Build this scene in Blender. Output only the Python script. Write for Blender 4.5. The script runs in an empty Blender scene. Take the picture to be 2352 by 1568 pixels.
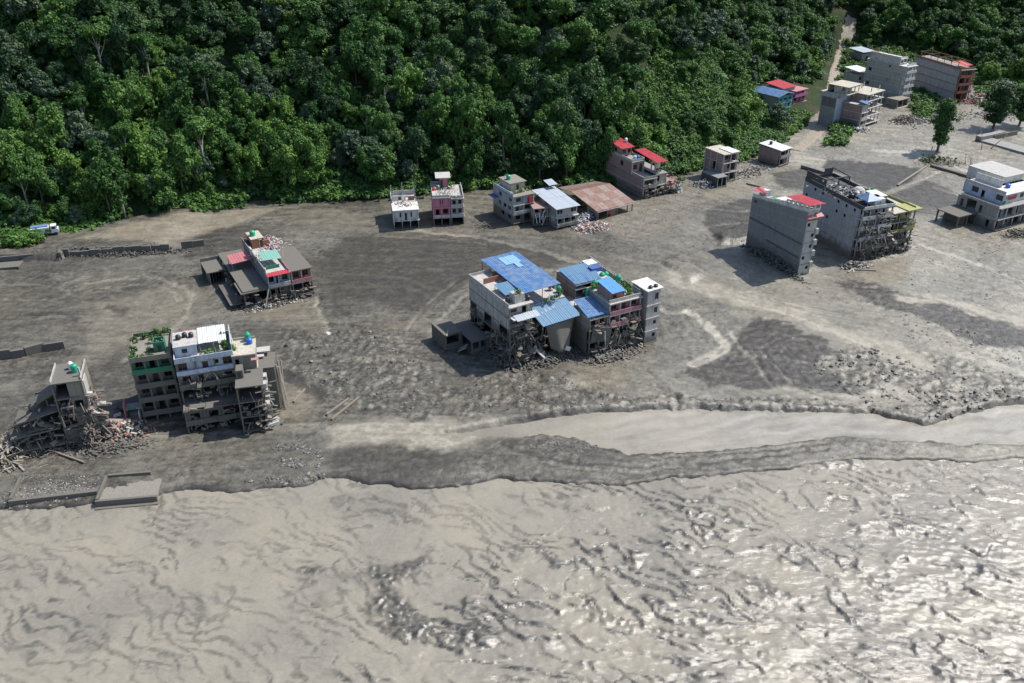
import bpy, bmesh, math, random
import numpy as np
from mathutils import Vector, Matrix

C = bpy.context.scene.collection
SC = bpy.context.scene
R = math.radians
rnd = random.Random(7)

# ------------------------------------------------------------------ camera, sky, sun, exposure
CAM_H, PITCH, FPX = 100.0, R(29.6), 2000.0 / 2352.0
cam_d = bpy.data.cameras.new('camera'); cam = bpy.data.objects.new('camera', cam_d); C.objects.link(cam)
cam.location = (0, 0, CAM_H); cam.rotation_euler = (R(90) - PITCH, 0, 0)
cam_d.sensor_width = 36.0; cam_d.lens = 36.0 * FPX; cam_d.clip_start = 1.0; cam_d.clip_end = 4000.0
SC.camera = cam
SUN_EL, SUN_AZ = R(54.0), R(67.0)
world = bpy.data.worlds.new('World'); SC.world = world; world.use_nodes = True
wn = world.node_tree.nodes; wl = world.node_tree.links
bg = wn['Background']; bg.inputs['Strength'].default_value = 0.13
sky = wn.new('ShaderNodeTexSky'); sky.sky_type = 'NISHITA'; sky.sun_disc = False
sky.sun_elevation = SUN_EL; sky.sun_rotation = SUN_AZ
wl.new(sky.outputs['Color'], bg.inputs['Color'])
sun_d = bpy.data.lights.new('sun', 'SUN'); sun_d.energy = 4.5; sun_d.angle = R(0.6); sun_d.color = (1.0, 0.95, 0.88)
sun = bpy.data.objects.new('sun', sun_d); C.objects.link(sun)
sdir = Vector((math.sin(SUN_AZ) * math.cos(SUN_EL), math.cos(SUN_AZ) * math.cos(SUN_EL), math.sin(SUN_EL)))
sun.rotation_euler = sdir.to_track_quat('Z', 'Y').to_euler(); sun.location = sdir * 300
SC.view_settings.view_transform = 'Standard'; SC.view_settings.look = 'None'
SC.view_settings.gamma = 1.0; SC.view_settings.use_curve_mapping = False
SC.view_settings.exposure = 0.48
SC.render.engine = 'CYCLES'
SC.cycles.max_bounces = 5; SC.cycles.diffuse_bounces = 3; SC.cycles.glossy_bounces = 2; SC.cycles.transmission_bounces = 2
SC.cycles.caustics_reflective = False; SC.cycles.caustics_refractive = False

# ------------------------------------------------------------------ survey: where a sight line meets the ground
_cp, _sp = math.cos(PITCH), math.sin(PITCH)
def ray(px, py):
    u, v = (px - 1176) / 2000.0, (py - 784) / 2000.0
    return np.array([u, _cp - v * _sp, -_sp - v * _cp])
def gp(px, py, z=0.0):
    d = ray(px, py); t = (z - CAM_H) / d[2]
    return (d[0] * t, d[1] * t)
def proj(x, y, z):
    f = y * _cp - (z - CAM_H) * _sp; up = y * _sp + (z - CAM_H) * _cp
    return 1176 + 2000 * x / f, 784 - 2000 * up / f

# ------------------------------------------------------------------ numpy noise
_rs = np.random.RandomState(3)
_GR = _rs.rand(256, 256) * 2 * np.pi
_GX, _GY = np.cos(_GR), np.sin(_GR)
def pn(x, y, o=0):
    x = x + o * 17.13; y = y + o * 9.71
    xi = np.floor(x).astype(np.int64); yi = np.floor(y).astype(np.int64)
    fx, fy = x - xi, y - yi
    u = fx * fx * fx * (fx * (fx * 6 - 15) + 10); v = fy * fy * fy * (fy * (fy * 6 - 15) + 10)
    def g(ix, iy, dx, dy):
        a, b = ix & 255, iy & 255
        return _GX[a, b] * dx + _GY[a, b] * dy
    n00 = g(xi, yi, fx, fy); n10 = g(xi + 1, yi, fx - 1, fy)
    n01 = g(xi, yi + 1, fx, fy - 1); n11 = g(xi + 1, yi + 1, fx - 1, fy - 1)
    return 1.4 * ((n00 * (1 - u) + n10 * u) * (1 - v) + (n01 * (1 - u) + n11 * u) * v)
def fbm(x, y, s, n=4, o=0, gain=0.5):
    r = 0; a = 1.0; f = 1.0 / s
    for k in range(n):
        r = r + a * pn(x * f, y * f, o + k); a *= gain; f *= 2.03
    return r
def ridged(x, y, s, n=3, o=0):
    r = 0; a = 1.0; f = 1.0 / s
    for k in range(n):
        r = r + a * (1 - 2.2 * np.abs(pn(x * f, y * f, o + k))); a *= 0.5; f *= 2.1
    return r
def ss(a, b, x):
    t = np.clip((x - a) / (b - a), 0, 1); return t * t * (3 - 2 * t)
def seg_dist(x, y, pts):
    best = np.full(np.shape(x), 1e9)
    for (ax, ay), (bx, by) in zip(pts[:-1], pts[1:]):
        dx, dy = bx - ax, by - ay; L = dx * dx + dy * dy + 1e-9
        t = np.clip(((x - ax) * dx + (y - ay) * dy) / L, 0, 1)
        best = np.minimum(best, np.hypot(x - ax - t * dx, y - ay - t * dy))
    return best
def inside(x, y, pts):
    c = np.zeros(np.shape(x), bool); n = len(pts)
    for i in range(n):
        (x1, y1), (x2, y2) = pts[i], pts[(i + 1) % n]
        if y1 == y2: continue
        c ^= ((y1 > y) != (y2 > y)) & (x < (x2 - x1) * (y - y1) / (y2 - y1) + x1)
    return c
def pmask(x, y, px_pts, soft):
    """soft-edged mask of a ground patch outlined by photo points"""
    pts = [gp(*p) for p in px_pts]
    xs = [p[0] for p in pts]; ys = [p[1] for p in pts]
    out = np.zeros(np.shape(x))
    m = (x > min(xs) - soft) & (x < max(xs) + soft) & (y > min(ys) - soft) & (y < max(ys) + soft)
    if not m.any(): return out
    xx, yy = x[m], y[m]
    d = seg_dist(xx, yy, pts + pts[:1]); d = np.where(inside(xx, yy, pts), d, -d)
    out[m] = ss(-soft, soft, d)
    return out

def smooth_line(P, it=3):
    for _ in range(it):
        Q = [P[0]]
        for a, b in zip(P[:-1], P[1:]): Q += [(a[0] * .75 + b[0] * .25, a[1] * .75 + b[1] * .25), (a[0] * .25 + b[0] * .75, a[1] * .25 + b[1] * .75)]
        P = Q + [P[-1]]
    return P
# ------------------------------------------------------------------ terrain function
TOE = [(-700, 120), (-400, 190), (-200, 222), (-147, 233), (-126, 242), (-101, 259), (-81, 268), (-44, 273), (-7, 283), (35, 286), (62, 299), (84, 312), (96, 324),
       (104, 333), (113, 348), (126, 366), (150, 405), (165, 425), (195, 436), (222, 428), (245, 424), (280, 436), (330, 470), (700, 700)]
TX = np.array([t[0] for t in TOE], float); TY = np.array([t[1] for t in TOE], float)
def hill_h(x, y):
    d = (y - np.interp(x, TX, TY)) * 0.93
    k = ss(62, 104, x)
    dd = np.maximum(d, 0)
    steep = 0.80 * np.maximum(dd - 3 * (1 - np.exp(-dd / 5)), 0)
    gentle = 0.13 * np.minimum(dd, 48) + 0.72 * np.maximum(dd - 48, 0)
    h = steep * (1 - k) + gentle * k
    h = np.minimum(h, 160 + 0.1 * h)
    n = fbm(x, y, 34, 3, 20) * 4.0 + fbm(x, y, 9, 2, 25) * 1.0
    h = h + n * np.clip(dd / 30, 0, 1) * (1 - 0.65 * k * (dd < 48))
    return np.where(d > 0, h, d * 0.5)
BANK = [(-400, 1165), (0, 1158), (30, 1162), (230, 1148), (360, 1128), (420, 1115), (520, 1124), (600, 1112), (690, 1112), (745, 1087), (860, 1100), (950, 1114), (1050, 1108),
        (1150, 1090), (1300, 1100), (1400, 1107), (1500, 1093), (1700, 1078), (1850, 1064), (1950, 1050), (2080, 1046), (2250, 1050), (2352, 1042), (2800, 1030)]
BK = [gp(*p) for p in BANK]; BX = np.array([p[0] for p in BK]); BY = np.array([p[1] for p in BK])
WATER_Z = -1.0
CHAN = [(1020, 990), (1110, 975), (1190, 962), (1290, 945), (1420, 934), (1600, 930), (1900, 937), (2010, 940), (2080, 958), (2130, 968), (2200, 945), (2290, 925), (2420, 910), (2700, 890), (2700, 1010),
        (2352, 1012), (2200, 1014), (2080, 1006), (1980, 998), (1880, 1000), (1780, 1016), (1680, 1024), (1560, 1032), (1450, 1035), (1380, 1022), (1320, 1004), (1240, 994), (1130, 1000)]
PLAT = [gp(-500, 850), gp(-200, 838), gp(0, 826), gp(60, 818), gp(105, 806), gp(153, 799)]
ROAD_EDGE = [gp(-500, 610), gp(0, 600), (gp(45, 600)), gp(140, 598), gp(142, 588), gp(210, 586), gp(290, 580), gp(392, 577), gp(470, 566)]
def terrain(x, y, detail=True):
    """height, tone (0 dark .. 1 pale: wetness plus painted sheen and shade), tan, rough for every point"""
    shape = np.shape(x)
    wob = fbm(x, y, 7, 3, 1) * 1.3; wob2 = fbm(x, y * 1.2, 2.2, 3, 2)
    h = fbm(x, y, 45, 2, 4) * 0.35 + fbm(x, y, 12, 3, 5) * 0.12
    tone = 0.36 + 0.20 * fbm(x, y, 26, 3, 40) + 0.40 * ss(10, 90, x - 0.25 * (y - 200)) - 0.03 * ss(20, 60, -x)  # sun sheen of the wet mud painted in: paler towards the right
    tan = 0.10 + 0.34 * fbm(x, y, 26, 2, 44)
    rough = 0.35 + 0.25 * fbm(x, y, 22, 2, 48)
    xw, yw = x + wob, y + wob * 1.5
    for pts, soft, t, a, r in PATCHES:
        m = pmask(xw + 0.8 * wob2, yw + 0.8 * wob2, pts, soft * 0.55)
        tone = tone * (1 - m) + t * m
        if a is not None: tan = tan * (1 - m) + 0.85 * a * m
        if r is not None: rough = rough * (1 - m) + r * m
    # flow-aligned streaks: average noise along the local direction of the flood
    ang = R(-36) * ss(-25, 60, x) + R(8) * ss(0, 120, -x) + 0.35 * fbm(x, y, 40, 2, 60)
    # swirl lobes
    for (qx, qy), rad, amt in SWIRL:
        cx, cy = gp(qx, qy); dx, dy = x - cx, y - cy; dist = np.hypot(dx, dy * 1.1)
        w = np.exp(-(dist / rad) ** 2) * amt
        ta = np.arctan2(dx, -dy)
        ang = ang * (1 - w) + ta * w
    ca, sa = np.cos(ang), np.sin(ang)
    st = 0
    for k in range(-5, 6):
        st = st + fbm(x + k * 0.55 * ca, y + k * 0.55 * sa, 1.1, 2, 70) + 0.8 * pn((x + k * 1.1 * ca) / 3.2, (y + k * 1.1 * sa) / 3.2, 75)
    st = st / 11.0
    clod = ridged(x + wob * .4, y, 2.6, 3, 80)
    fine = fbm(x, y, 0.9, 2, 85)
    rr = np.clip(rough, 0.02, 1.2)
    h = h + st * 0.28 * (0.5 + rr) + (np.clip(clod, 0.0, 2) - 0.4) * 0.46 * rr * rr + fine * 0.13 * rr
    tone = tone + st * 0.52 * (0.55 + 0.6 * rr) + 0.13 * fbm(x + wob, y * 1.15, 2.6, 4, 89, 0.62) + fine * 0.10 * (0.4 + rr)
    crack = 1 - np.abs(fbm(x + 1.5 * st, y * 1.25, 4.2, 3, 86))
    tone = tone - 0.30 * ss(0.93, 0.99, crack) * ss(0.15, 0.5, rr + 0.25 * fbm(x, y, 15, 2, 88))
    # wet silt and painted-in shade darken the hollows between clods
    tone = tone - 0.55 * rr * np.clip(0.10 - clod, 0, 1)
    for pts, wd, dt in LINES:
        P = smooth_line([gp(*q) for q in pts]); xs_ = [q[0] for q in P]; ys_ = [q[1] for q in P]
        m = (x > min(xs_) - 6) & (x < max(xs_) + 6) & (y > min(ys_) - 6) & (y < max(ys_) + 6)
        d = seg_dist(x[m] + 0.55 * wob[m] + 0.5 * wob2[m], y[m] + 0.55 * wob[m] + 0.5 * wob2[m], P)
        q = 1 - ss(wd * 0.45, wd * 0.75, d); tone[m] = tone[m] + q * dt; rr[m] = rr[m] * (1 - 0.8 * q); h[m] = h[m] - 0.18 * q
    # raised plateau at the near left with a broken lip
    ly = np.interp(x, [p[0] for p in PLAT], [p[1] for p in PLAT])
    dl = y + wob * 0.25 - ly
    fx = ss(-99, -113, x + 0.5 * wob)
    h = h + 1.9 * ss(-0.1, 0.35, dl) * (1 - ss(14, 46, dl)) * fx
    # road shelf against the hill at the left
    ry = np.interp(x, [p[0] for p in ROAD_EDGE], [p[1] for p in ROAD_EDGE])
    dr = y + wob * 0.18 * ss(-128, -122, x) - ry
    fr = ss(-92, -104, x)
    h = h + 1.9 * ss(-0.1, 0.5, dr) * fr
    tone = np.where(np.abs(dr) < 0.5, tone - 0.25 * fr, tone)
    # knolls
    for pts, soft, up in MOUNDS:
        h = h + up * pmask(xw, yw, pts, soft)
    # banks and river bed
    by = np.interp(x, BX, BY)
    db = y + wob * 0.35 + 0.45 * wob2 - by
    edge = ss(-1.6, 0.4, db)
    h = h * ss(-0.5, 4, db) + (-0.55) * (1 - ss(-0.5, 6, db)) * edge + (1 - edge) * (-3.0)
    ch = pmask(x + wob * 0.6 + 0.6 * wob2, y + wob * 0.5 + 0.5 * wob2, CHAN, 1.1)
    h = h * (1 - ch) + ch * (-1.6)
    near = (1 - ss(0.0, 1.6, db)) * 0.25 + 0.25 * (1 - np.abs(2 * pmask(x + wob * 0.35, y + wob * 0.4, CHAN, 2.2) - 1)) * ss(0, 3, db)
    tone = tone - near
    hh = hill_h(x, y)
    return h, np.clip(tone, 0.0, 1.25), np.clip(tan, 0, 1), rr, hh

# outline points in photo pixels, softness (m), tone, tan, rough
PATCHES = [
    ([(735, 650), (745, 580), (800, 548), (900, 536), (1000, 536), (1110, 545), (1250, 575), (1330, 600), (1100, 640), (1010, 690), (960, 720), (860, 690), (800, 690)], 5, 0.10, 0.3, 0.15),
    ([(1590, 860), (1680, 810), (1700, 760), (1740, 728), (1800, 738), (1880, 775), (1960, 830), (2025, 885), (1985, 905), (1800, 890), (1650, 880)], 1.6, 0.10, 0.25, 0.55),
    ([(1560, 860), (1620, 830), (1690, 830), (1720, 880), (1620, 885)], 2, 0.14, 0.3, 0.5),
    ([(-300, 640), (0, 628), (60, 630), (130, 650), (190, 690), (200, 740), (160, 800), (0, 830), (-300, 850)], 4, 0.30, 0.2, 0.3),
    ([(1615, 520), (1620, 485), (1700, 458), (1790, 455), (1800, 520), (1700, 560), (1640, 555)], 1.5, 0.12, 0.2, 0.3),  # dark wet mud, with the shade behind the slab house painted in
    ([(1900, 366), (2010, 372), (2120, 388), (2090, 418), (2030, 440), (1950, 412), (1880, 400)], 1.5, 0.08, 0.25, 0.1),
    ([(2030, 450), (2130, 415), (2200, 440), (2220, 490), (2160, 500), (2090, 490)], 2, 0.15, 0.25, 0.2),
    ([(1770, 395), (1850, 385), (1900, 400), (1880, 440), (1790, 430)], 2, 0.2, 0.2, 0.3),
    ([(425, 560), (500, 525), (560, 520), (640, 545), (500, 590), (440, 590)], 2.5, 0.14, 0.2, 0.2),
    ([(1920, 640), (1980, 640), (2060, 668), (2170, 700), (2352, 755), (2500, 800), (2500, 850), (2352, 805), (2230, 785), (2120, 730), (1960, 680)], 2.5, 0.18, 0.25, 0.5),
    ([(740, 1030), (830, 1015), (940, 1035), (1050, 1050), (1060, 1108), (940, 1112), (840, 1098), (760, 1080)], 2.5, 0.16, 0.25, 0.35),
    ([(1040, 1050), (1150, 1010), (1260, 1000), (1350, 1005), (1400, 1025), (1560, 1036), (1700, 1028), (1860, 1005), (2000, 1010), (2150, 1022), (2050, 1045), (1850, 1066), (1500, 1093), (1300, 1103), (1100, 1090)], 2, 0.30, 0.2, 0.45),
    ([(640, 760), (740, 740), (870, 760), (960, 770), (1010, 850), (1120, 930), (1080, 960), (960, 960), (800, 940), (760, 980), (720, 930), (690, 870), (640, 830)], 5, 0.36, 0.2, 0.85),
    ([(1870, 830), (1960, 790), (2100, 800), (2250, 850), (2500, 900), (2500, 930), (2352, 918), (2230, 935), (2130, 966), (2040, 930), (1950, 880)], 4, 0.55, 0.2, 0.95),
    ([(1350, 900), (1600, 910), (1900, 915), (2060, 940), (1900, 936), (1600, 929), (1400, 932)], 3, 0.62, 0.15, 0.9),
    ([(960, 790), (1090, 760), (1140, 830), (1100, 900), (1010, 870)], 6, 0.30, 0.2, 0.5),
    ([(1050, 880), (1200, 850), (1330, 870), (1400, 930), (1250, 960), (1100, 940)], 5, 0.34, 0.25, 0.9),
    # paler and browner silt
    ([(1520, 620), (1640, 650), (1760, 690), (1900, 740), (2060, 790), (2170, 840), (2130, 862), (2000, 815), (1850, 745), (1680, 690), (1560, 660)], 2.5, 0.88, 0.65, 0.05),
    ([(2060, 670), (2200, 690), (2352, 735), (2500, 780), (2500, 800), (2352, 752), (2170, 705), (2060, 690)], 1.5, 0.92, 0.35, 0.08),
    ([(180, 560), (330, 520), (470, 492), (560, 480), (640, 478), (560, 510), (440, 545), (380, 570)], 3, 0.66, 0.85, 0.1),
    ([(640, 480), (780, 478), (880, 500), (1000, 528), (1140, 535), (1060, 545), (880, 535), (740, 530)], 4, 0.44, 0.4, 0.15),
    ([(1310, 880), (1350, 830), (1440, 850), (1420, 890), (1340, 905)], 3, 0.5, 0.95, 0.15),
    ([(640, 880), (720, 870), (740, 930), (700, 980), (620, 960)], 4, 0.52, 0.85, 0.25),
    ([(560, 700), (700, 680), (745, 700), (750, 770), (640, 740), (500, 720)], 4, 0.5, 0.6, 0.25),
    ([(1960, 620), (2080, 590), (2090, 640), (2000, 650)], 3, 0.62, 0.9, 0.1),
    ([(1630, 440), (1740, 400), (1780, 410), (1700, 450), (1600, 470)], 3, 0.66, 0.75, 0.2),
    ([(740, 990), (800, 965), (900, 955), (1050, 965), (1190, 966), (1240, 990), (1110, 1010), (1030, 1040), (900, 1020), (760, 1020)], 3, 0.84, 0.3, 0.02),  # wet sheen of the smooth pool painted as pale tone
    ([(1850, 905), (2010, 905), (2050, 870), (2090, 905), (2130, 930), (2000, 925)], 2, 0.82, 0.3, 0.05),
    ([(2100, 500), (2352, 620), (2600, 720), (2600, 600), (2352, 545), (2150, 480)], 8, 0.70, 0.3, 0.5),
    ([(220, 700), (420, 640), (470, 680), (440, 740), (300, 790), (160, 860), (200, 760)], 6, 0.52, 0.45, 0.12),
    ([(1500, 420), (1620, 440), (1560, 520), (1440, 560), (1370, 510)], 6, 0.60, 0.45, 0.35),
]
LINES = [
    ([(1583, 713), (1615, 738), (1661, 777), (1672, 795), (1647, 810), (1593, 835)], 2.4, 0.42), ([(1679, 763), (1704, 795), (1740, 835), (1761, 870)], 0.9, 0.35), ([(1758, 820), (1790, 845), (1815, 881)], 0.7, 0.3),
    ([(1500, 690), (1545, 720), (1583, 713)], 1.5, 0.3), ([(880, 524), (1000, 533), (1140, 549), (1260, 582), (1330, 600)], 1.8, 0.32), ([(870, 540), (1000, 548), (1120, 560)], 0.8, 0.25),
    ([(200, 650), (300, 636), (390, 640), (435, 668), (440, 715), (390, 775), (290, 830)], 1.2, 0.22), ([(230, 665), (330, 650), (390, 660), (412, 690)], 0.8, 0.2), ([(180, 690), (140, 660), (60, 650), (0, 655)], 1.0, 0.2),
    ([(727, 680), (748, 740), (755, 775)], 1.0, 0.35), ([(735, 680), (738, 720), (748, 770)], 0.5, -0.2), ([(2060, 668), (2180, 700), (2352, 752), (2500, 800)], 0.9, -0.3), ([(1920, 655), (2000, 665), (2060, 668)], 0.8, -0.25),
    ([(1510, 880), (1540, 905), (1560, 930)], 0.8, -0.3), ([(1490, 845), (1530, 880), (1552, 918)], 0.5, -0.3), ([(1330, 905), (1420, 915), (1600, 914), (1750, 918), (1900, 925), (2000, 938), (2100, 965)], 0.9, -0.35),
    ([(1620, 480), (1700, 490), (1740, 480)], 0.8, 0.3), ([(1640, 520), (1700, 512), (1745, 520)], 0.8, 0.3), ([(2050, 430), (2110, 415), (2160, 395)], 0.8, 0.3), ([(2010, 345), (2100, 350), (2170, 372), (2240, 400)], 2.0, 0.25),
    ([(2150, 430), (2220, 450), (2300, 480), (2352, 500)], 1.6, 0.3), ([(1180, 600), (1090, 660), (1030, 720), (990, 760)], 1.0, 0.18), ([(1060, 640), (980, 700), (930, 760)], 0.7, 0.16), ([(760, 690), (800, 730), (830, 770)], 0.8, -0.2),
    ([(1560, 600), (1680, 640), (1800, 670)], 0.8, -0.18), ([(1700, 690), (1860, 735), (2000, 800)], 0.8, 0.2), ([(2110, 560), (2230, 600), (2352, 650)], 1.4, 0.25), ([(2120, 600), (2230, 640), (2352, 690)], 0.9, -0.22),
    ([(0, 690), (80, 700), (150, 690)], 0.8, 0.18), ([(60, 735), (120, 728), (180, 740)], 1.0, -0.25), ([(250, 705), (290, 720), (270, 725)], 1.6, -0.3), ([(650, 855), (690, 880), (735, 900)], 2.2, -0.35), ([(560, 690), (640, 690), (720, 690)], 1.0, 0.2),
    ([(1380, 1020), (1440, 1025), (1560, 1034), (1640, 1034)], 0.8, -0.25), ([(1150, 1020), (1300, 1060), (1500, 1070), (1700, 1050), (1900, 1030)], 0.7, -0.25), ([(1200, 1050), (1400, 1085), (1600, 1065)], 0.6, 0.2), ([(1500, 1050), (1700, 1035), (1900, 1015)], 0.7, 0.22),
]
SWIRL = [((390, 690), 16, 0.9), ((1600, 780), 14, 0.8), ((1690, 560), 12, 0.7), ((90, 700), 18, 0.6), ((1010, 690), 14, 0.5)]
MOUNDS = [
    ([(1640, 545), (1700, 520), (1760, 530), (1720, 556), (1660, 562)], 1.0, 1.3),
    ([(1520, 600), (1560, 590), (1615, 630), (1590, 645), (1540, 625)], 1.2, 0.8),
    ([(640, 770), (760, 750), (880, 770), (960, 850), (840, 880), (700, 850)], 6, 0.9),
    ([(2250, 410), (2352, 430), (2352, 470), (2280, 450)], 3, 0.6),
    ([(420, 565), (500, 528), (570, 530), (520, 575), (450, 592)], 3, 0.5),
    ([(1230, 860), (1320, 850), (1340, 880), (1260, 890)], 2.5, 0.8),
]

# ------------------------------------------------------------------ object helpers
def tag(o, label=None, cat=None, group=None, kind=None):
    if label: o['label'] = label
    if cat: o['category'] = cat; o['kind'] = 'thing'
    if group: o['group'] = group
    if kind: o['kind'] = kind
    return o
def link(name, me, parent=None, mat=None):
    o = bpy.data.objects.new(name, me); C.objects.link(o)
    if mat is not None and me is not None and not me.materials: me.materials.append(mat)
    if parent is not None: o.parent = parent
    return o
def empty(name, loc, rz=0.0):
    o = bpy.data.objects.new(name, None); C.objects.link(o); o.location = loc; o.rotation_euler = (0, 0, rz); o.empty_display_size = 0.5
    return o
def grid_mesh(name, xs, ys, z, attrs=None, smooth=True):
    nx, ny = len(xs), len(ys)
    X, Y = np.meshgrid(xs, ys)
    co = np.stack([X, Y, z], -1).reshape(-1, 3).astype(np.float32)
    i = np.arange(nx * ny).reshape(ny, nx)
    f = np.stack([i[:-1, :-1], i[:-1, 1:], i[1:, 1:], i[1:, :-1]], -1).reshape(-1, 4).astype(np.int32)
    return np_mesh(name, co, f, attrs, smooth)
def np_mesh(name, co, f, attrs=None, smooth=False):
    me = bpy.data.meshes.new(name); n = f.shape[1]
    me.vertices.add(len(co)); me.vertices.foreach_set('co', np.ascontiguousarray(co, np.float32).ravel())
    me.loops.add(f.size); me.loops.foreach_set('vertex_index', f.ravel().astype(np.int32))
    me.polygons.add(len(f)); me.polygons.foreach_set('loop_start', np.arange(0, f.size, n, dtype=np.int32))
    me.polygons.foreach_set('loop_total', np.full(len(f), n, np.int32))
    if smooth: me.polygons.foreach_set('use_smooth', np.ones(len(f), bool))
    me.update(calc_edges=True)
    for k, a in (attrs or {}).items():
        at = me.attributes.new(k, 'FLOAT', 'POINT'); at.data.foreach_set('value', a.ravel().astype(np.float32))
    return me
class NT:
    """tiny node-tree helper"""
    def __init__(s, name):
        s.m = bpy.data.materials.new(name); s.m.use_nodes = True
        s.t = s.m.node_tree; s.b = s.t.nodes['Principled BSDF']
    def n(s, kind, **kw):
        x = s.t.nodes.new(kind)
        for k, v in kw.items():
            if k in x.inputs.keys(): x.inputs[k].default_value = v
            else: setattr(x, k, v)
        return x
    def l(s, a, b): s.t.links.new(a, b)
    def math(s, op, a, b=None, clamp=False):
        x = s.t.nodes.new('ShaderNodeMath'); x.operation = op; x.use_clamp = clamp
        for i, v in enumerate((a, b)):
            if v is None: continue
            if isinstance(v, (int, float)): x.inputs[i].default_value = v
            else: s.l(v, x.inputs[i])
        return x.outputs[0]
    def mix(s, fac, a, b, mode='MIX'):
        x = s.t.nodes.new('ShaderNodeMix'); x.data_type = 'RGBA'; x.blend_type = mode
        for i, v in ((0, fac), (6, a), (7, b)):
            if isinstance(v, (int, float)): x.inputs[i].default_value = v
            elif isinstance(v, tuple): x.inputs[i].default_value = (*v[:3], 1)
            else: s.l(v, x.inputs[i])
        return x.outputs[2]
    def ramp(s, fac, stops):
        x = s.t.nodes.new('ShaderNodeValToRGB'); cr = x.color_ramp
        while len(cr.elements) > 1: cr.elements.remove(cr.elements[-1])
        cr.elements[0].position = stops[0][0]; cr.elements[0].color = (*stops[0][1], 1)
        for p, c in stops[1:]:
            e = cr.elements.new(p); e.color = (*c, 1)
        s.l(fac, x.inputs[0]); return x.outputs[0]
    def noise(s, scale, detail=4, rough=0.55, vec=None, dist=0.0):
        x = s.n('ShaderNodeTexNoise'); x.inputs['Scale'].default_value = scale; x.inputs['Detail'].default_value = detail
        x.inputs['Roughness'].default_value = rough; x.inputs['Distortion'].default_value = dist
        if vec is not None: s.l(vec, x.inputs['Vector'])
        return x.outputs[0]
    def pos(s):
        return s.n('ShaderNodeNewGeometry').outputs['Position']
    def attr(s, name):
        return s.n('ShaderNodeAttribute', attribute_name=name).outputs['Fac']
    def bump(s, h, strength, dist):
        x = s.n('ShaderNodeBump'); x.inputs['Strength'].default_value = strength; x.inputs['Distance'].default_value = dist
        s.l(h, x.inputs['Height']); s.l(x.outputs[0], s.b.inputs['Normal']); return x
    def set(s, **kw):
        for k, v in kw.items():
            i = s.b.inputs[k.replace('_', ' ')]
            if isinstance(v, (int, float)): i.default_value = v
            elif isinstance(v, tuple): i.default_value = (*v, 1) if len(v) == 3 else v
            else: s.l(v, i)
        return s.m

# ------------------------------------------------------------------ mud ground
def mud_material():
    N = NT('wet_mud'); p = N.pos()
    t = N.attr('tone'); a = N.attr('tan'); r = N.attr('rough')
    n1 = N.noise(1.1, 8, 0.72, p, 0.4); n2 = N.noise(3.4, 6, 0.7, p); n3 = N.noise(0.25, 5, 0.65, p, 0.5)
    vo = N.n('ShaderNodeTexVoronoi'); vo.feature = 'DISTANCE_TO_EDGE'; vo.inputs['Scale'].default_value = 0.8; mv = N.n('ShaderNodeVectorMath', operation='ADD'); nv = N.n('ShaderNodeTexNoise'); nv.inputs['Scale'].default_value = 1.1; N.l(p, nv.inputs['Vector']); N.l(p, mv.inputs[0]); N.l(nv.outputs['Color'], mv.inputs[1]); N.l(mv.outputs[0], vo.inputs['Vector'])
    ck = N.math('MULTIPLY', N.math('SUBTRACT', 0.10, vo.outputs['Distance'], True), N.math('MULTIPLY', r, 3.2))
    tt = N.math('ADD', t, N.math('MULTIPLY', N.math('SUBTRACT', n1, 0.5), 0.62))
    tt = N.math('ADD', tt, N.math('MULTIPLY', N.math('SUBTRACT', n2, 0.5), 0.42))
    tt = N.math('SUBTRACT', tt, ck)
    tt = N.math('ADD', tt, N.math('MULTIPLY', N.math('SUBTRACT', n3, 0.5), 0.35), True)
    cold = N.ramp(tt, [(0.0, (0.040, 0.037, 0.032)), (0.25, (0.080, 0.075, 0.062)), (0.55, (0.150, 0.141, 0.116)), (0.8, (0.215, 0.202, 0.166)), (1.0, (0.330, 0.310, 0.256))])
    warm = N.ramp(tt, [(0.0, (0.052, 0.044, 0.033)), (0.25, (0.092, 0.078, 0.056)), (0.55, (0.165, 0.142, 0.104)), (0.8, (0.235, 0.205, 0.153)), (1.0, (0.310, 0.280, 0.219))])
    col = N.mix(a, cold, warm)
    N.bump(N.math('ADD', n1, N.math('MULTIPLY', n2, 0.4)), 0.6, 0.25)
    return N.set(Base_Color=col, Roughness=N.math('ADD', 0.26, N.math('MULTIPLY', n1, 0.3)), Specular_IOR_Level=0.5)
xs = np.concatenate([np.linspace(-600, -175, 30)[:-1], np.arange(-175, 175, 0.43), np.arange(175, 300, 1.1), np.linspace(300, 700, 25)])
ys = [62.0]
while ys[-1] < 545: ys.append(ys[-1] + (0.0031 * ys[-1] if ys[-1] > 112 else 1.2))
ys = np.array(ys)
GXm, GYm = np.meshgrid(xs, ys)
gh, gt, ga, gr_, ghill = terrain(GXm, GYm)
gh = np.where(ghill > 0, np.minimum(gh, 0.3), gh) - 0.25 * np.clip(ghill, 0, 12)
ground = link('ground', grid_mesh('ground', xs, ys, gh, {'tone': gt, 'tan': ga, 'rough': gr_}), None, mud_material()); tag(ground, kind='structure')
def ground_z(x, y):
    x = np.atleast_1d(np.asarray(x, float)); y = np.atleast_1d(np.asarray(y, float))
    j = np.clip(np.searchsorted(xs, x) - 1, 0, len(xs) - 2); i = np.clip(np.searchsorted(ys, y) - 1, 0, len(ys) - 2)
    fx = np.clip((x - xs[j]) / (xs[j + 1] - xs[j]), 0, 1); fy = np.clip((y - ys[i]) / (ys[i + 1] - ys[i]), 0, 1)
    g = (gh[i, j] * (1 - fx) + gh[i, j + 1] * fx) * (1 - fy) + (gh[i + 1, j] * (1 - fx) + gh[i + 1, j + 1] * fx) * fy
    return np.maximum(g, np.where(hill_h(x, y) > 0, hill_h(x, y), -9))
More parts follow.
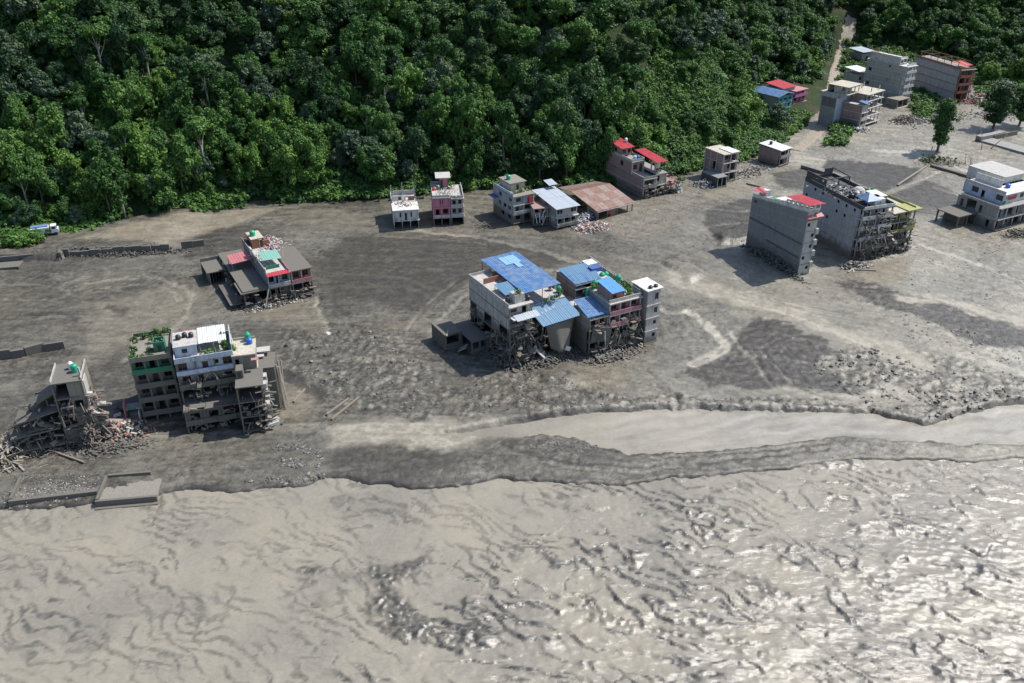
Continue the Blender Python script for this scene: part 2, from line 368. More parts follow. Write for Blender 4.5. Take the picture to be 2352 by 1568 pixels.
def gz(x, y): return float(ground_z(x, y)[0])
def hit(px, py):
    """first point of the terrain along a sight line of the survey"""
    d = ray(px, py); t = np.arange(90, 760, 0.5)
    X, Y, Zr = d[0] * t, d[1] * t, CAM_H + d[2] * t
    k = np.argmax(Zr < ground_z(X, Y)); return (float(X[k]), float(Y[k]), float(Zr[k]))

# ------------------------------------------------------------------ river
def river_material():
    N = NT('silty_water'); p = N.pos(); f = N.attr('foam_glare'); dk = N.attr('dark')
    n1 = N.noise(1.3, 6, 0.68, p, 0.8); n2 = N.noise(5.5, 5, 0.7, p, 0.3); n3 = N.noise(0.06, 3, 0.5, p)
    base = N.ramp(N.math('ADD', n3, N.math('MULTIPLY', N.math('SUBTRACT', n1, 0.5), 0.6)), [(0.3, (0.190, 0.175, 0.145)), (0.5, (0.240, 0.220, 0.176)), (0.7, (0.275, 0.248, 0.19))])
    base = N.mix(N.math('MULTIPLY', f, 0.75), base, (0.46, 0.44, 0.40))
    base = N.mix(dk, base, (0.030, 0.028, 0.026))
    mp = N.n('ShaderNodeMapping'); mp.inputs['Rotation'].default_value = (0, 0, R(32)); mp.inputs['Scale'].default_value = (0.8, 2.3, 1.0); N.l(p, mp.inputs['Vector'])
    n4 = N.noise(1.0, 6, 0.66, mp.outputs[0], 0.7)
    N.bump(N.math('ADD', N.math('MULTIPLY', n1, 0.5), N.math('ADD', N.math('MULTIPLY', n2, 0.45), n4)), 0.33, 0.30)
    return N.set(Base_Color=base, Roughness=0.23, Specular_IOR_Level=0.7)
rx = np.concatenate([np.linspace(-500, -120, 40)[:-1], np.arange(-120, 125, 0.31), np.linspace(125, 500, 60)])
ry = [30.0]
while ry[-1] < 165: ry.append(ry[-1] + (0.0030 * ry[-1] if ry[-1] > 74 else 1.5))
ry = np.array(ry)
RX, RY = np.meshgrid(rx, ry)
def river_surface(x, y):
    right = ss(-40, 60, x + 0.5 * (110 - y)); low = ss(132, 95, y)
    energy = 0.25 + 0.75 * right * (0.45 + 0.55 * low) + 0.12 * low
    chan = pmask(x, y, CHAN, 2.0)
    energy = energy * (1 - 0.93 * chan)
    calm = np.clip(0.5 + 0.9 * fbm(x, y, 28, 2, 90), 0.12, 1.15)
    energy = energy * (0.45 + 0.55 * calm)
    wx = x + 2.5 * fbm(x, y, 14, 2, 100); wy = y + 2.5 * fbm(x, y, 14, 2, 104)
    h = fbm(wx, wy, 9, 3, 110) * 0.15 * energy + fbm(wx, wy, 3.0, 4, 115, 0.6) * 0.085 * energy
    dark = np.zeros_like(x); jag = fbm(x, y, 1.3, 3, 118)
    # breaking fronts: steep on the downstream side, long backs, the steep faces' shade painted dark
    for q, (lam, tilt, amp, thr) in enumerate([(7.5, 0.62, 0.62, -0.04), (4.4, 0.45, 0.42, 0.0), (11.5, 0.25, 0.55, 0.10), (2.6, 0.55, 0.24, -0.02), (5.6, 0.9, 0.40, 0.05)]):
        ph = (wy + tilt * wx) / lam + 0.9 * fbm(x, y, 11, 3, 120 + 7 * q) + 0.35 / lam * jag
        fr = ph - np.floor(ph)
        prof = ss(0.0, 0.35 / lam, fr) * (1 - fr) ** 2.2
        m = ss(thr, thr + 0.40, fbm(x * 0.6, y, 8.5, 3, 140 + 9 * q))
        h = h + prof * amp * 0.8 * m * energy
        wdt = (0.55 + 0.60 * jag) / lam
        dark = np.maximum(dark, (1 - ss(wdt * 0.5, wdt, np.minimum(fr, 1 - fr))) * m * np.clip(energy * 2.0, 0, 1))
    # choppy eddies, their dark reflections painted into the water colour
    for pts, soft, dd in RIPS:
        m = pmask(x + 1.2 * fbm(x, y, 3, 2, 160), y + 1.2 * fbm(x, y, 3, 2, 164), pts, soft)
        h = h + m * (0.22 * ridged(x, y, 1.4, 2, 170) + 0.14 * fbm(x, y, 0.7, 1, 173)); dark = np.maximum(dark, dd * m)
    h = h + fbm(x + 0.6 * y, y * 1.6, 1.4, 3, 180, 0.7) * 0.075 * (0.25 + energy)
    vein = 1 - np.abs(fbm(wx, wy * 1.3, 15, 4, 200)); vm = ss(-0.05, 0.35, fbm(x, y, 9, 2, 205))
    dark = np.maximum(dark, 0.85 * ss(0.962, 0.99, vein + 0.02 * fbm(x, y, 0.9, 2, 203)) * vm * ss(-0.15, 0.3, fbm(x, y, 3.5, 2, 207)) * (1 - chan)); h = h - 0.09 * ss(0.95, 0.99, vein) * vm * (1 - chan)
    vein = 1 - np.abs(fbm(wx + 0.4 * wy, wy * 1.5, 6, 4, 210)); vm = ss(0.1, 0.5, fbm(x, y, 7, 2, 215)) * (0.25 + energy)
    dark = np.maximum(dark, 0.9 * ss(0.94, 0.985, vein + 0.03 * fbm(x, y, 0.9, 2, 213)) * np.clip(vm, 0, 1) * ss(-0.2, 0.3, fbm(x, y, 2.5, 2, 217)) * (1 - chan))
    foam_glare = np.clip(ss(0.22, 0.8, h * 0.9 + 0.40 * fbm(x, y * 1.5, 1.6, 3, 190)) * energy * 1.1, 0, 1)
    stk = 0; jagc = fbm(x, y, 6, 2, 225)
    for k in range(-4, 5): stk = stk + fbm(x + k * 0.8 + 2 * jagc, y + k * 0.16 + 1.5 * jagc, 2.2, 4, 220) / 9
    foam_glare = np.maximum(foam_glare, chan * np.clip(0.22 + 0.9 * stk, 0, 0.6) * ss(-5, 45, x)); dark = np.maximum(dark, chan * np.clip(-0.8 * stk - 0.12, 0, 0.3))  # sun glare on the side channel painted as pale streaks
    return WATER_Z + h, foam_glare, dark * (0.75 + 0.25 * np.clip(2.0 * fbm(x, y, 1.0, 2, 195), -1, 1))
RIPS = [
    ([(845, 1290), (900, 1285), (990, 1270), (960, 1300), (910, 1330), (960, 1390), (1010, 1440), (1100, 1462), (1140, 1468), (1100, 1478), (1000, 1462), (900, 1440), (845, 1400), (860, 1340)], 1.0, 0.9),
    ([(685, 1295), (730, 1285), (745, 1305), (700, 1318)], 0.8, 0.8),
    ([(150, 1480), (200, 1465), (245, 1478), (200, 1500)], 0.9, 0.45),
    ([(1690, 1300), (1730, 1310), (1790, 1340), (1850, 1370), (1780, 1365), (1720, 1340)], 0.8, 0.7),
    ([(1330, 1370), (1380, 1390), (1460, 1420), (1580, 1440), (1690, 1445), (1560, 1452), (1430, 1430), (1350, 1400)], 0.7, 0.4),
    ([(1980, 1310), (2030, 1330), (2130, 1355), (2050, 1350), (1990, 1330)], 0.8, 0.5),
    ([(2140, 1500), (2190, 1510), (2230, 1560), (2150, 1560)], 1.0, 0.5),
    ([(2300, 1490), (2352, 1500), (2352, 1550), (2310, 1545)], 1.0, 0.45),
]
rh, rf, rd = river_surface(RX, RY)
river = link('river_water', grid_mesh('river_water', rx, ry, rh, {'foam_glare': rf, 'dark': np.clip(rd, 0, 1)}), None, river_material()); tag(river, kind='structure')

# ------------------------------------------------------------------ wooded hillside
def hill_material():
    N = NT('forest_floor'); p = N.pos()
    n1 = N.noise(0.08, 5, 0.6, p); n2 = N.noise(0.9, 5, 0.65, p)
    g = N.ramp(n2, [(0.3, (0.012, 0.020, 0.008)), (0.6, (0.028, 0.046, 0.014)), (0.8, (0.05, 0.075, 0.022))])
    e = N.ramp(n2, [(0.3, (0.035, 0.026, 0.018)), (0.7, (0.085, 0.065, 0.045))])
    col = N.mix(N.ramp(n1, [(0.55, (0, 0, 0)), (0.68, (1, 1, 1))]), g, e)
    N.bump(n2, 0.8, 0.6)
    return N.set(Base_Color=col, Roughness=0.9, Specular_IOR_Level=0.2)
hx = np.concatenate([np.linspace(-700, -200, 40)[:-1], np.arange(-200, 330, 2.0), np.linspace(330, 800, 40)])
hy = np.concatenate([np.arange(100, 230, 6.0), np.arange(230, 520, 2.0), np.linspace(520, 1100, 90)])
HXm, HYm = np.meshgrid(hx, hy)
hillside = link('hillside', grid_mesh('hillside', hx, hy, np.maximum(hill_h(HXm, HYm), -14.0)), None, hill_material()); tag(hillside, kind='structure')

# ------------------------------------------------------------------ vegetation
def leaf_material(name, c0, c1, c2, trans=0.15):
    N = NT(name)
    oi = N.n('ShaderNodeObjectInfo').outputs['Random']; lf = N.attr('leaf'); p = N.pos()
    n = N.noise(0.45, 3, 0.5, p)
    f = N.math('ADD', N.math('MULTIPLY', oi, 0.75), N.math('MULTIPLY', lf, 0.40))
    f = N.math('ADD', f, N.math('MULTIPLY', N.math('SUBTRACT', n, 0.62), 0.5), True)
    col = N.ramp(f, [(0.05, c0), (0.5, c1), (0.95, c2)])
    m = N.set(Base_Color=col, Roughness=0.55, Specular_IOR_Level=0.25)
    tr = N.n('ShaderNodeBsdfTranslucent'); N.l(col, tr.inputs['Color'])
    mx = N.n('ShaderNodeMixShader'); mx.inputs[0].default_value = trans
    N.l(N.b.outputs[0], mx.inputs[1]); N.l(tr.outputs[0], mx.inputs[2])
    N.l(mx.outputs[0], N.t.nodes['Material Output'].inputs['Surface'])
    return m
LEAF = {
    'dark': leaf_material('dark_leaves', (0.018, 0.048, 0.020), (0.036, 0.083, 0.030), (0.065, 0.131, 0.037)),
    'grey': leaf_material('greyish_leaves', (0.036, 0.071, 0.045), (0.062, 0.106, 0.061), (0.101, 0.151, 0.084)),
    'mid': leaf_material('green_leaves', (0.025, 0.071, 0.017), (0.051, 0.124, 0.027), (0.095, 0.188, 0.037)),
    'light': leaf_material('bright_leaves', (0.041, 0.095, 0.020), (0.075, 0.162, 0.030), (0.131, 0.232, 0.042)),
    'palm': leaf_material('banana_leaves', (0.064, 0.132, 0.051), (0.109, 0.194, 0.076), (0.174, 0.264, 0.102)),
}
def bark_material():
    N = NT('bark'); n = N.noise(3.0, 4, 0.6, N.pos())
    return N.set(Base_Color=N.ramp(n, [(0.3, (0.06, 0.05, 0.04)), (0.7, (0.17, 0.15, 0.125))]), Roughness=0.9)
BARK = bark_material()
PALEBARK = NT('pale_bark'); PALEBARK = PALEBARK.set(Base_Color=(0.30, 0.28, 0.24), Roughness=0.9)
def leaf_cloud(name, clumps, per, leaf, mat, rs, up=0.5):
    """clumps: (x,y,z,r); leaves sit on the shell of every clump, bent along the middle"""
    cl = np.array(clumps, float); n = len(cl) * per
    c = np.repeat(cl, per, 0)
    d = rs.normal(size=(n, 3)); d[:, 2] += 0.35; d /= np.linalg.norm(d, axis=1)[:, None]
    pos = c[:, :3] + d * c[:, 3:4] * (0.55 + 0.5 * rs.rand(n, 1)) * np.array([1, 1, 0.8])
    nrm = d + rs.normal(size=(n, 3)) * 0.55 + np.array([0, 0, up]); nrm /= np.linalg.norm(nrm, axis=1)[:, None]
    t = np.cross(nrm, rs.normal(size=(n, 3))); t /= np.linalg.norm(t, axis=1)[:, None] + 1e-9
    b = np.cross(nrm, t)
    L = leaf * (0.65 + 0.7 * rs.rand(n, 1)); Wd = L * 0.55
    v = np.stack([pos - t * L * 0.5, pos + b * Wd * 0.5 - nrm * L * 0.10, pos + t * L * 0.5 - nrm * L * 0.12, pos - b * Wd * 0.5 - nrm * L * 0.10], 1).reshape(-1, 3)
    f = np.arange(n * 4).reshape(-1, 4)
    lf = np.repeat(0.5 * rs.rand(n) + 0.5 * np.repeat(rs.rand(len(cl)), per), 4)
    me = np_mesh(name, v, f, {'leaf': lf}); me.materials.append(mat); return me
def crown_clumps(rs, n, rx, rz, z0, r0, r1, lobes=4):
    lo = [(rs.normal() * rx * 0.42, rs.normal() * rx * 0.42, z0 + (rs.rand() - 0.5) * rz * 1.05, rx * (0.45 + 0.3 * rs.rand())) for _ in range(lobes)]
    out = []
    for k in range(n):
        lx, ly, lz, lr = lo[k % lobes]
        d = rs.normal(size=3); d /= np.linalg.norm(d); d[2] = abs(d[2]) * 0.9 - 0.25 * rs.rand()
        q = lr * (0.35 + 0.65 * rs.rand() ** 0.5)
        out.append((lx + d[0] * q, ly + d[1] * q, lz + d[2] * q * rz / rx, r0 + (r1 - r0) * rs.rand()))
    return out
def tube_mesh(name, paths, mat, sides=6):
    """paths: list of [(x,y,z,r), ...]"""
    V, F = [], []
    for path in paths:
        base = len(V)
        for i, (x, y, z, r) in enumerate(path):
            a = Vector(path[max(i - 1, 0)][:3]); b = Vector(path[min(i + 1, len(path) - 1)][:3]); t = (b - a).normalized()
            u = t.orthogonal().normalized(); w = t.cross(u)
            for k in range(sides):
                q = 2 * math.pi * k / sides; V.append(tuple(Vector((x, y, z)) + (u * math.cos(q) + w * math.sin(q)) * r))
        for i in range(len(path) - 1):
            for k in range(sides):
                a0 = base + i * sides + k; a1 = base + i * sides + (k + 1) % sides
                F.append((a0, a1, a1 + sides, a0 + sides))
        F.append(tuple(base + k for k in range(sides))[::-1]); F.append(tuple(base + (len(path) - 1) * sides + k for k in range(sides)))
    me = bpy.data.meshes.new(name); me.from_pydata(V, [], F); me.update(); me.materials.append(mat); return me
def trunk_paths(rs, h, r, nl=4, spread=2.4):
    p = [[(0, 0, -1.5, r * 1.2), (0.1, 0.05, h * 0.3, r), (0.15, -0.1, h * 0.65, r * 0.75), (0.1, 0.1, h, r * 0.35)]]
    for k in range(nl):
        a = 6.28 * k / nl + rs.rand(); z = h * (0.45 + 0.3 * rs.rand())
        p.append([(0.1, 0, z, r * 0.5), (math.cos(a) * spread * 0.5, math.sin(a) * spread * 0.5, z + h * 0.16, r * 0.35), (math.cos(a) * spread, math.sin(a) * spread, z + h * 0.34, r * 0.12)])
    return p
KINDS = []      # (crown mesh, trunk mesh, label)
for k, (mk, shape, lab) in enumerate([
    ('dark', (86, 3.7, 5.2, 6.2, 1.0, 1.7, 8), 'dark green broadleaf tree with a dense lumpy crown on the hillside'),
    ('dark', (80, 3.0, 6.6, 7.0, 0.9, 1.5, 8), 'tall dark green tree with a narrow crown on the hillside'),
    ('grey', (84, 3.8, 5.0, 6.2, 0.9, 1.6, 8), 'grey-green tree with small dusty leaves on the hillside'),
    ('mid', (86, 3.8, 5.0, 5.8, 1.0, 1.7, 7), 'mid green rounded broadleaf tree on the hillside'),
    ('mid', (80, 3.4, 6.2, 6.6, 0.9, 1.6, 8), 'mid green tree with a tall ragged crown on the hillside'),
    ('light', (80, 3.6, 4.4, 5.0, 0.9, 1.6, 7), 'bright yellow-green tree with a loose crown on the hillside'),
    ('mid', (46, 2.8, 3.6, 13.0, 0.8, 1.4, 5), 'tall tree with a bare pale trunk and small high crown on the hillside')]):
    rs = np.random.RandomState(50 + k)
    cm = leaf_cloud('crown', crown_clumps(rs, *shape), 76, 0.66, LEAF[mk], rs)
    tm = tube_mesh('trunk', trunk_paths(rs, shape[3] + 0.6, 0.30 if k == 6 else 0.24), PALEBARK if k == 6 else BARK)
    KINDS.append((cm, tm, lab))
def plant_tree(kind, x, y, z, s, rz, sz=1.0, label=None, group='trees of the hillside forest', name='broadleaf_tree'):
    cm, tm, lab = KINDS[kind]
    r = empty(name, (x, y, z), rz); r.scale = (s, s, s * sz)
    tag(r, label or lab, 'tree', group)
    link('trunk', tm, r); link('crown', cm, r); return r
# hill track (measured along the photo's pale road)
TRACK = [hit(*p) for p in [(1828, 345), (1858, 322), (1882, 296), (1898, 262), (1908, 232), (1912, 205), (1916, 180), (1922, 152), (1936, 112), (1948, 72), (1955, 40)]]
BUSHY = [(1470, 210), (1500, 150), (1620, 140), (1690, 165), (1730, 160), (1720, 215), (1760, 262), (1830, 262), (1880, 240), (1896, 262), (1880, 300), (1840, 335), (1760, 345), (1690, 380), (1600, 400), (1560, 425), (1530, 340)]
BUILT = [(1900, 330), (1920, 150), (1985, 110), (2110, 115), (2250, 150), (2270, 300), (1960, 320)]
YARD = [(1728, 190), (1880, 190), (1885, 255), (1830, 268), (1740, 262)]
cand = []
rt = random.Random(11)
gx_ = np.arange(-190, 330, 5.2)
for i, x0 in enumerate(gx_):
    y0 = float(np.interp(x0, TX, TY))
    for j in range(38):
        x = x0 + rt.uniform(-2.6, 2.6); y = y0 + 2.5 + j * 5.0 + (i % 2) * 3 + rt.uniform(-2.3, 2.3)
        z = float(hill_h(np.array([x]), np.array([y]))[0])
        if z < 0.2: continue
        u, v = proj(x, y, z); u2, v2 = proj(x, y, z + 9)
        if u < -190 or u > 2540 or v2 > 1200 or v2 < -170: continue
        cand.append([x, y, z, u, v, v2])
tr_xy = [(t[0], t[1]) for t in TRACK]
keep = []
for c in cand:
    x, y, z, u, v, v2 = c
    P1 = (np.array([u]), np.array([v]))
    if inside(*P1, BUSHY)[0] and rt.random() < 0.93: continue
    if inside(*P1, BUILT)[0] or inside(*P1, YARD)[0]: continue
    if seg_dist(np.array([x]), np.array([y]), tr_xy)[0] < (9.0 if y > 390 else 6.5): continue
    if rt.random() < 0.06: continue
    keep.append(c)
# which kind grows where: bright ones low on the slope at the left, grey ones mid, dark ones high up
def kind_at(x, y, z, u, v):
    n = float(fbm(np.array([x]), np.array([y]), 30, 2, 300)[0])
    q = rt.random() + 0.6 * n
    if 200 < u < 760 and 260 < v < 480: q += 0.45
    if u > 1380 and v > 90: q += 0.15
    if v < 110: q -= 0.15
    if rt.random() < (0.12 if v < 200 else 0.05): return 6
    if q > 1.0: return 5
    if q > 0.72: return 3
    if q > 0.52: return 4
    if q > 0.36: return 2
    return 0 if rt.random() < 0.6 else 1
forest_pts = []
keep.sort(key=lambda c: (-200 > c[3]) + (c[3] > 2400) + (c[5] < -30) * 1.0 + (c[1] * c[1] + c[0] * c[0]) * 1e-6)
for n, (x, y, z, u, v, v2) in enumerate(keep):
    k = kind_at(x, y, z, u, v); s = rt.choice((rt.uniform(0.45, 0.75), rt.uniform(0.6, 0.95), rt.uniform(0.75, 1.15), rt.uniform(1.0, 1.4))); sz = rt.uniform(0.95, 1.6 if k < 6 else 1.05); s = max(s, 0.8) if k == 6 else s; rz = rt.uniform(0, 6.28)
    if n < 300: plant_tree(k, x, y, z, s, rz, sz)
    else: forest_pts.append((x, y, z, s, rz, k))

# masses nobody could count are scattered from one object each
def scatter(name, pts, meshes, label=None):
    """pts: (x, y, z, scale, rot, variant) -> ONE object of kind stuff whose points carry the plants"""
    col = bpy.data.collections.new(name + '_sources')
    for i, m in enumerate(meshes):
        col.objects.link(bpy.data.objects.new('source_%02d' % i, m))
    a = np.array(pts, float)
    me = bpy.data.meshes.new(name); me.vertices.add(len(a)); me.vertices.foreach_set('co', a[:, :3].astype(np.float32).ravel())
    for nm, cidx, ty in (('sc', 3, 'FLOAT'), ('ro', 4, 'FLOAT'), ('va', 5, 'INT')):
        at = me.attributes.new(nm, ty, 'POINT'); at.data.foreach_set('value', a[:, cidx].astype(np.int32 if ty == 'INT' else np.float32))
    o = link(name, me); tag(o, kind='stuff')
    if label: o['label'] = label
    g = bpy.data.node_groups.new(name, 'GeometryNodeTree')
    g.interface.new_socket('Geometry', in_out='INPUT', socket_type='NodeSocketGeometry'); g.interface.new_socket('Geometry', in_out='OUTPUT', socket_type='NodeSocketGeometry')
    ni, no = g.nodes.new('NodeGroupInput'), g.nodes.new('NodeGroupOutput')
    ci = g.nodes.new('GeometryNodeCollectionInfo'); ci.inputs['Collection'].default_value = col; ci.inputs['Separate Children'].default_value = True; ci.inputs['Reset Children'].default_value = True
    ip = g.nodes.new('GeometryNodeInstanceOnPoints'); ip.inputs['Pick Instance'].default_value = True
    def na(nm, ty):
        x = g.nodes.new('GeometryNodeInputNamedAttribute'); x.data_type = ty; x.inputs[0].default_value = nm; return x.outputs[0]
    cx = g.nodes.new('ShaderNodeCombineXYZ'); g.links.new(na('ro', 'FLOAT'), cx.inputs[2])
    g.links.new(ni.outputs[0], ip.inputs['Points']); g.links.new(ci.outputs[0], ip.inputs['Instance'])
    g.links.new(na('va', 'INT'), ip.inputs['Instance Index']); g.links.new(cx.outputs[0], ip.inputs['Rotation']); g.links.new(na('sc', 'FLOAT'), ip.inputs['Scale'])
    g.links.new(ip.outputs[0], no.inputs[0])
    o.modifiers.new('scatter', 'NODES').node_group = g
    return o
scatter('far_woods', forest_pts, [k[0] for k in KINDS])
# shrubs and creepers under and between the trees
SHRUBS = []
for k, (mk, nC, r) in enumerate([('dark', 9, 1.2), ('mid', 9, 1.2), ('mid', 12, 1.5), ('light', 9, 1.1), ('light', 12, 1.3)]):
    rs = np.random.RandomState(90 + k)
    cl = [(rs.normal() * r * 0.6, rs.normal() * r * 0.6, 0.3 + rs.rand() * r * 0.8, 0.45 + 0.45 * rs.rand()) for _ in range(nC)]
    SHRUBS.append(leaf_cloud('shrub', cl, 26, 0.55, LEAF[mk], rs, 0.7))
sp = []
for _ in range(26000):
    x = rt.uniform(-190, 300); d = rt.random() ** 1.3 * 120 - 0.8; y = float(np.interp(x, TX, TY)) + d
    z = float(hill_h(np.array([x]), np.array([y]))[0]); z = max(z, 0.0)
    u, v = proj(x, y, z)
    if u < -150 or u > 2500 or v < -60: continue
    P1 = (np.array([u]), np.array([v]))
    b = inside(*P1, BUSHY)[0]
    if inside(*P1, YARD)[0] and v < 262: continue
    if inside(*P1, BUILT)[0] and rt.random() < 0.55: continue
    if seg_dist(np.array([x]), np.array([y]), tr_xy)[0] < 7.5: continue
    n = float(fbm(np.array([x]), np.array([y]), 16, 2, 320)[0])
    if not b and n < -0.25: continue
    q = rt.random() + 0.4 * n + (0.30 if b else 0) + (0.25 if u < 300 and d < 14 else 0)
    k = 0 if q < 0.35 else 1 if q < 0.6 else 2 if q < 0.85 else 3 if q < 1.05 else 4
    sp.append((x, y, z - 0.2, rt.uniform(0.7, 1.9) * (0.85 if b else 1.0), rt.uniform(0, 6.28), k))
scatter('hillside_undergrowth', sp, SHRUBS)
# extra thick scrub on the open slope above the far houses
sp = []
for _ in range(6500):
    u = rt.uniform(1460, 1910); v = rt.uniform(130, 430)
    if not inside(np.array([u]), np.array([v]), BUSHY)[0]: continue
    if inside(np.array([u]), np.array([v]), YARD)[0]: continue
    x, y, z = hit(u, v)
    if z < 0.15 or seg_dist(np.array([x]), np.array([y]), tr_xy)[0] < 8.0: continue
    n = float(fbm(np.array([x]), np.array([y]), 12, 2, 330)[0]); q = rt.random() + 0.7 * n
    k = 0 if q < 0.05 else 1 if q < 0.3 else 2 if q < 0.55 else 3 if q < 0.8 else 4
    sp.append((x, y, z - 0.2, rt.uniform(0.6, 1.35), rt.uniform(0, 6.28), k))
for poly, n in (([(2088, 185), (2112, 170), (2158, 262), (2130, 280), (2100, 262)], 150), ([(1925, 200), (1946, 180), (1950, 300), (1935, 330), (1905, 335)], 120), ([(2225, 120), (2352, 110), (2352, 190), (2262, 178)], 260), ([(1940, 95), (1985, 110), (1960, 190), (1930, 190)], 110), ([(0, 525), (110, 532), (80, 560), (0, 565)], 160), ([(2240, 205), (2352, 195), (2352, 260), (2260, 255)], 120)):
    for _ in range(n):
        u = rt.uniform(min(q[0] for q in poly), max(q[0] for q in poly)); v = rt.uniform(min(q[1] for q in poly), max(q[1] for q in poly))
        if not inside(np.array([u]), np.array([v]), poly)[0]: continue
        x, y, z = hit(u, v); sp.append((x, y, z - 0.1, rt.uniform(0.9, 1.9), rt.uniform(0, 6.28), rt.choice((1, 2, 2, 3, 4))))
scatter('open_slope_scrub', sp, SHRUBS)
# the hill track: a pale ribbon of trodden earth
def track_material():
    N = NT('pale_earth_track'); n = N.noise(1.2, 5, 0.6, N.pos())
    return N.set(Base_Color=N.ramp(n, [(0.3, (0.17, 0.145, 0.11)), (0.7, (0.32, 0.28, 0.22))]), Roughness=0.9)
def ribbon(name, pts, width, mat, lift=0.15, cross=5, step=1.6):
    P = [Vector((p[0], p[1])) for p in pts]; out = []
    for a, b in zip(P[:-1], P[1:]):
        m = max(1, int((b - a).length / step))
        out += [a.lerp(b, k / m) for k in range(m)]
    out.append(P[-1])
    for _ in range(3): out = [out[0]] + [(out[i - 1] + out[i] * 2 + out[i + 1]) / 4 for i in range(1, len(out) - 1)] + [out[-1]]
    V, F = [], []
    for i, p in enumerate(out):
        t = (out[min(i + 1, len(out) - 1)] - out[max(i - 1, 0)]).normalized(); nrm = Vector((-t.y, t.x)); w = width * (0.85 + 0.3 * rt.random())
        zc = gz(p.x, p.y)
        for k in range(cross):
            q = p + nrm * w * (k / (cross - 1) - 0.5); V.append((q.x, q.y, max(gz(q.x, q.y), zc - 0.25) + lift - (0.3 if k in (0, cross - 1) else 0)))
        if i:
            for k in range(cross - 1): a = (i - 1) * cross + k; F.append((a, a + 1, a + cross + 1, a + cross))
    me = bpy.data.meshes.new(name); me.from_pydata(V, [], F); me.update()
    return link(name, me, None, mat)
tag(ribbon('dirt_track', TRACK, 6.6, track_material()), kind='structure')

# ------------------------------------------------------------------ building kit
def plaster(name, rgb, mud=None, dirt=0.55, rough=0.85, grime=(0.125, 0.118, 0.104), soft=1.6):
    """painted / bare surface with stains and, below a ragged flood line, caked mud"""
    N = NT(name); p = N.pos()
    n1 = N.noise(0.7, 5, 0.65, p); n2 = N.noise(3.5, 4, 0.6, p)
    mp = N.n('ShaderNodeMapping'); mp.inputs['Scale'].default_value = (1.6, 1.6, 0.12); N.l(p, mp.inputs['Vector'])
    n3 = N.noise(1.4, 4, 0.6, mp.outputs[0])
    c = N.mix(N.math('MULTIPLY', N.ramp(n3, [(0.45, (0, 0, 0)), (0.72, (1, 1, 1))]), dirt), rgb, tuple(0.35 * v + 0.03 for v in rgb))
    c = N.mix(N.math('MULTIPLY', N.ramp(n1, [(0.5, (0, 0, 0)), (0.75, (1, 1, 1))]), dirt), c, (0.16, 0.15, 0.135))
    if mud is not None:
        sx = N.n('ShaderNodeSeparateXYZ'); N.l(p, sx.inputs[0])
        d = N.math('SUBTRACT', N.math('ADD', mud, N.math('MULTIPLY', N.math('SUBTRACT', n1, 0.5), 5.0)), sx.outputs[2])
        f = N.math('MULTIPLY', d, 1 / soft, True)
        g = N.mix(n2, tuple(0.72 * v for v in grime), tuple(1.35 * v for v in grime))
        c = N.mix(N.math('MULTIPLY', f, 0.94), c, g)
    N.bump(N.math('ADD', n2, n1), 0.35, 0.06)
    return N.set(Base_Color=c, Roughness=rough, Specular_IOR_Level=0.3)
def sheet_material(name, rgb, wear=0.4, worn=None):
    N = NT(name); p = N.pos(); oi = N.n('ShaderNodeObjectInfo').outputs['Random']
    n1 = N.noise(0.9, 5, 0.6, p)
    worn = worn or tuple(min(1, 0.55 * v + 0.13) for v in rgb)
    c = N.mix(N.math('MULTIPLY', N.ramp(n1, [(0.40, (0, 0, 0)), (0.66, (1, 1, 1))]), wear), rgb, worn)
    c = N.mix(N.math('MULTIPLY', oi, 0.22), c, tuple(0.7 * v for v in rgb))
    return N.set(Base_Color=c, Roughness=0.5, Specular_IOR_Level=0.4)
def flat(name, rgb, rough=0.7):
    N = NT(name); n = N.noise(2.0, 3, 0.5, N.pos())
    return N.set(Base_Color=N.mix(n, tuple(0.8 * v for v in rgb), tuple(min(1, 1.15 * v) for v in rgb)), Roughness=rough)
M = {}
def mat(key, rgb, mud=None, **k):
    kk = (key, mud)
    if kk not in M: M[kk] = plaster(key + ('' if mud is None else '_mud%d' % round(mud * 10)), rgb, mud, **k)
    return M[kk]
COL = {'concrete': (0.27, 0.265, 0.255), 'pale': (0.42, 0.41, 0.39), 'white': (0.58, 0.575, 0.55), 'cream': (0.44, 0.415, 0.34), 'pink': (0.42, 0.19, 0.22), 'brick': (0.30, 0.145, 0.105),
       'orange': (0.34, 0.14, 0.085), 'green': (0.035, 0.20, 0.11), 'greyblue': (0.42, 0.48, 0.58), 'bluegrey': (0.33, 0.36, 0.40), 'dark': (0.075, 0.075, 0.078), 'mud': (0.115, 0.108, 0.095),
       'teal': (0.05, 0.42, 0.44), 'magenta': (0.40, 0.15, 0.30), 'yellow': (0.33, 0.34, 0.13), 'darkconc': (0.20, 0.21, 0.225), 'rosebrick': (0.30, 0.20, 0.185), 'tan': (0.22, 0.205, 0.175), 'red': (0.36, 0.05, 0.06)}
def P_(key, mud=None, **k): return mat(key, COL[key], mud, **k)
GLASS = flat('dark_glass', (0.018, 0.02, 0.024), 0.25); HOLE = flat('door_dark_wood', (0.05, 0.035, 0.028)); FRAME = flat('brown_frame', (0.12, 0.075, 0.05)); WFRAME = flat('white_frame', (0.6, 0.6, 0.58))
STEEL = flat('dull_steel', (0.22, 0.22, 0.22), 0.5); RUSTY = flat('rusty_steel', (0.18, 0.09, 0.055)); WOOD = flat('weathered_wood', (0.20, 0.17, 0.135), 0.9); DEADWOOD = flat('pale_driftwood', (0.30, 0.275, 0.235), 0.9)
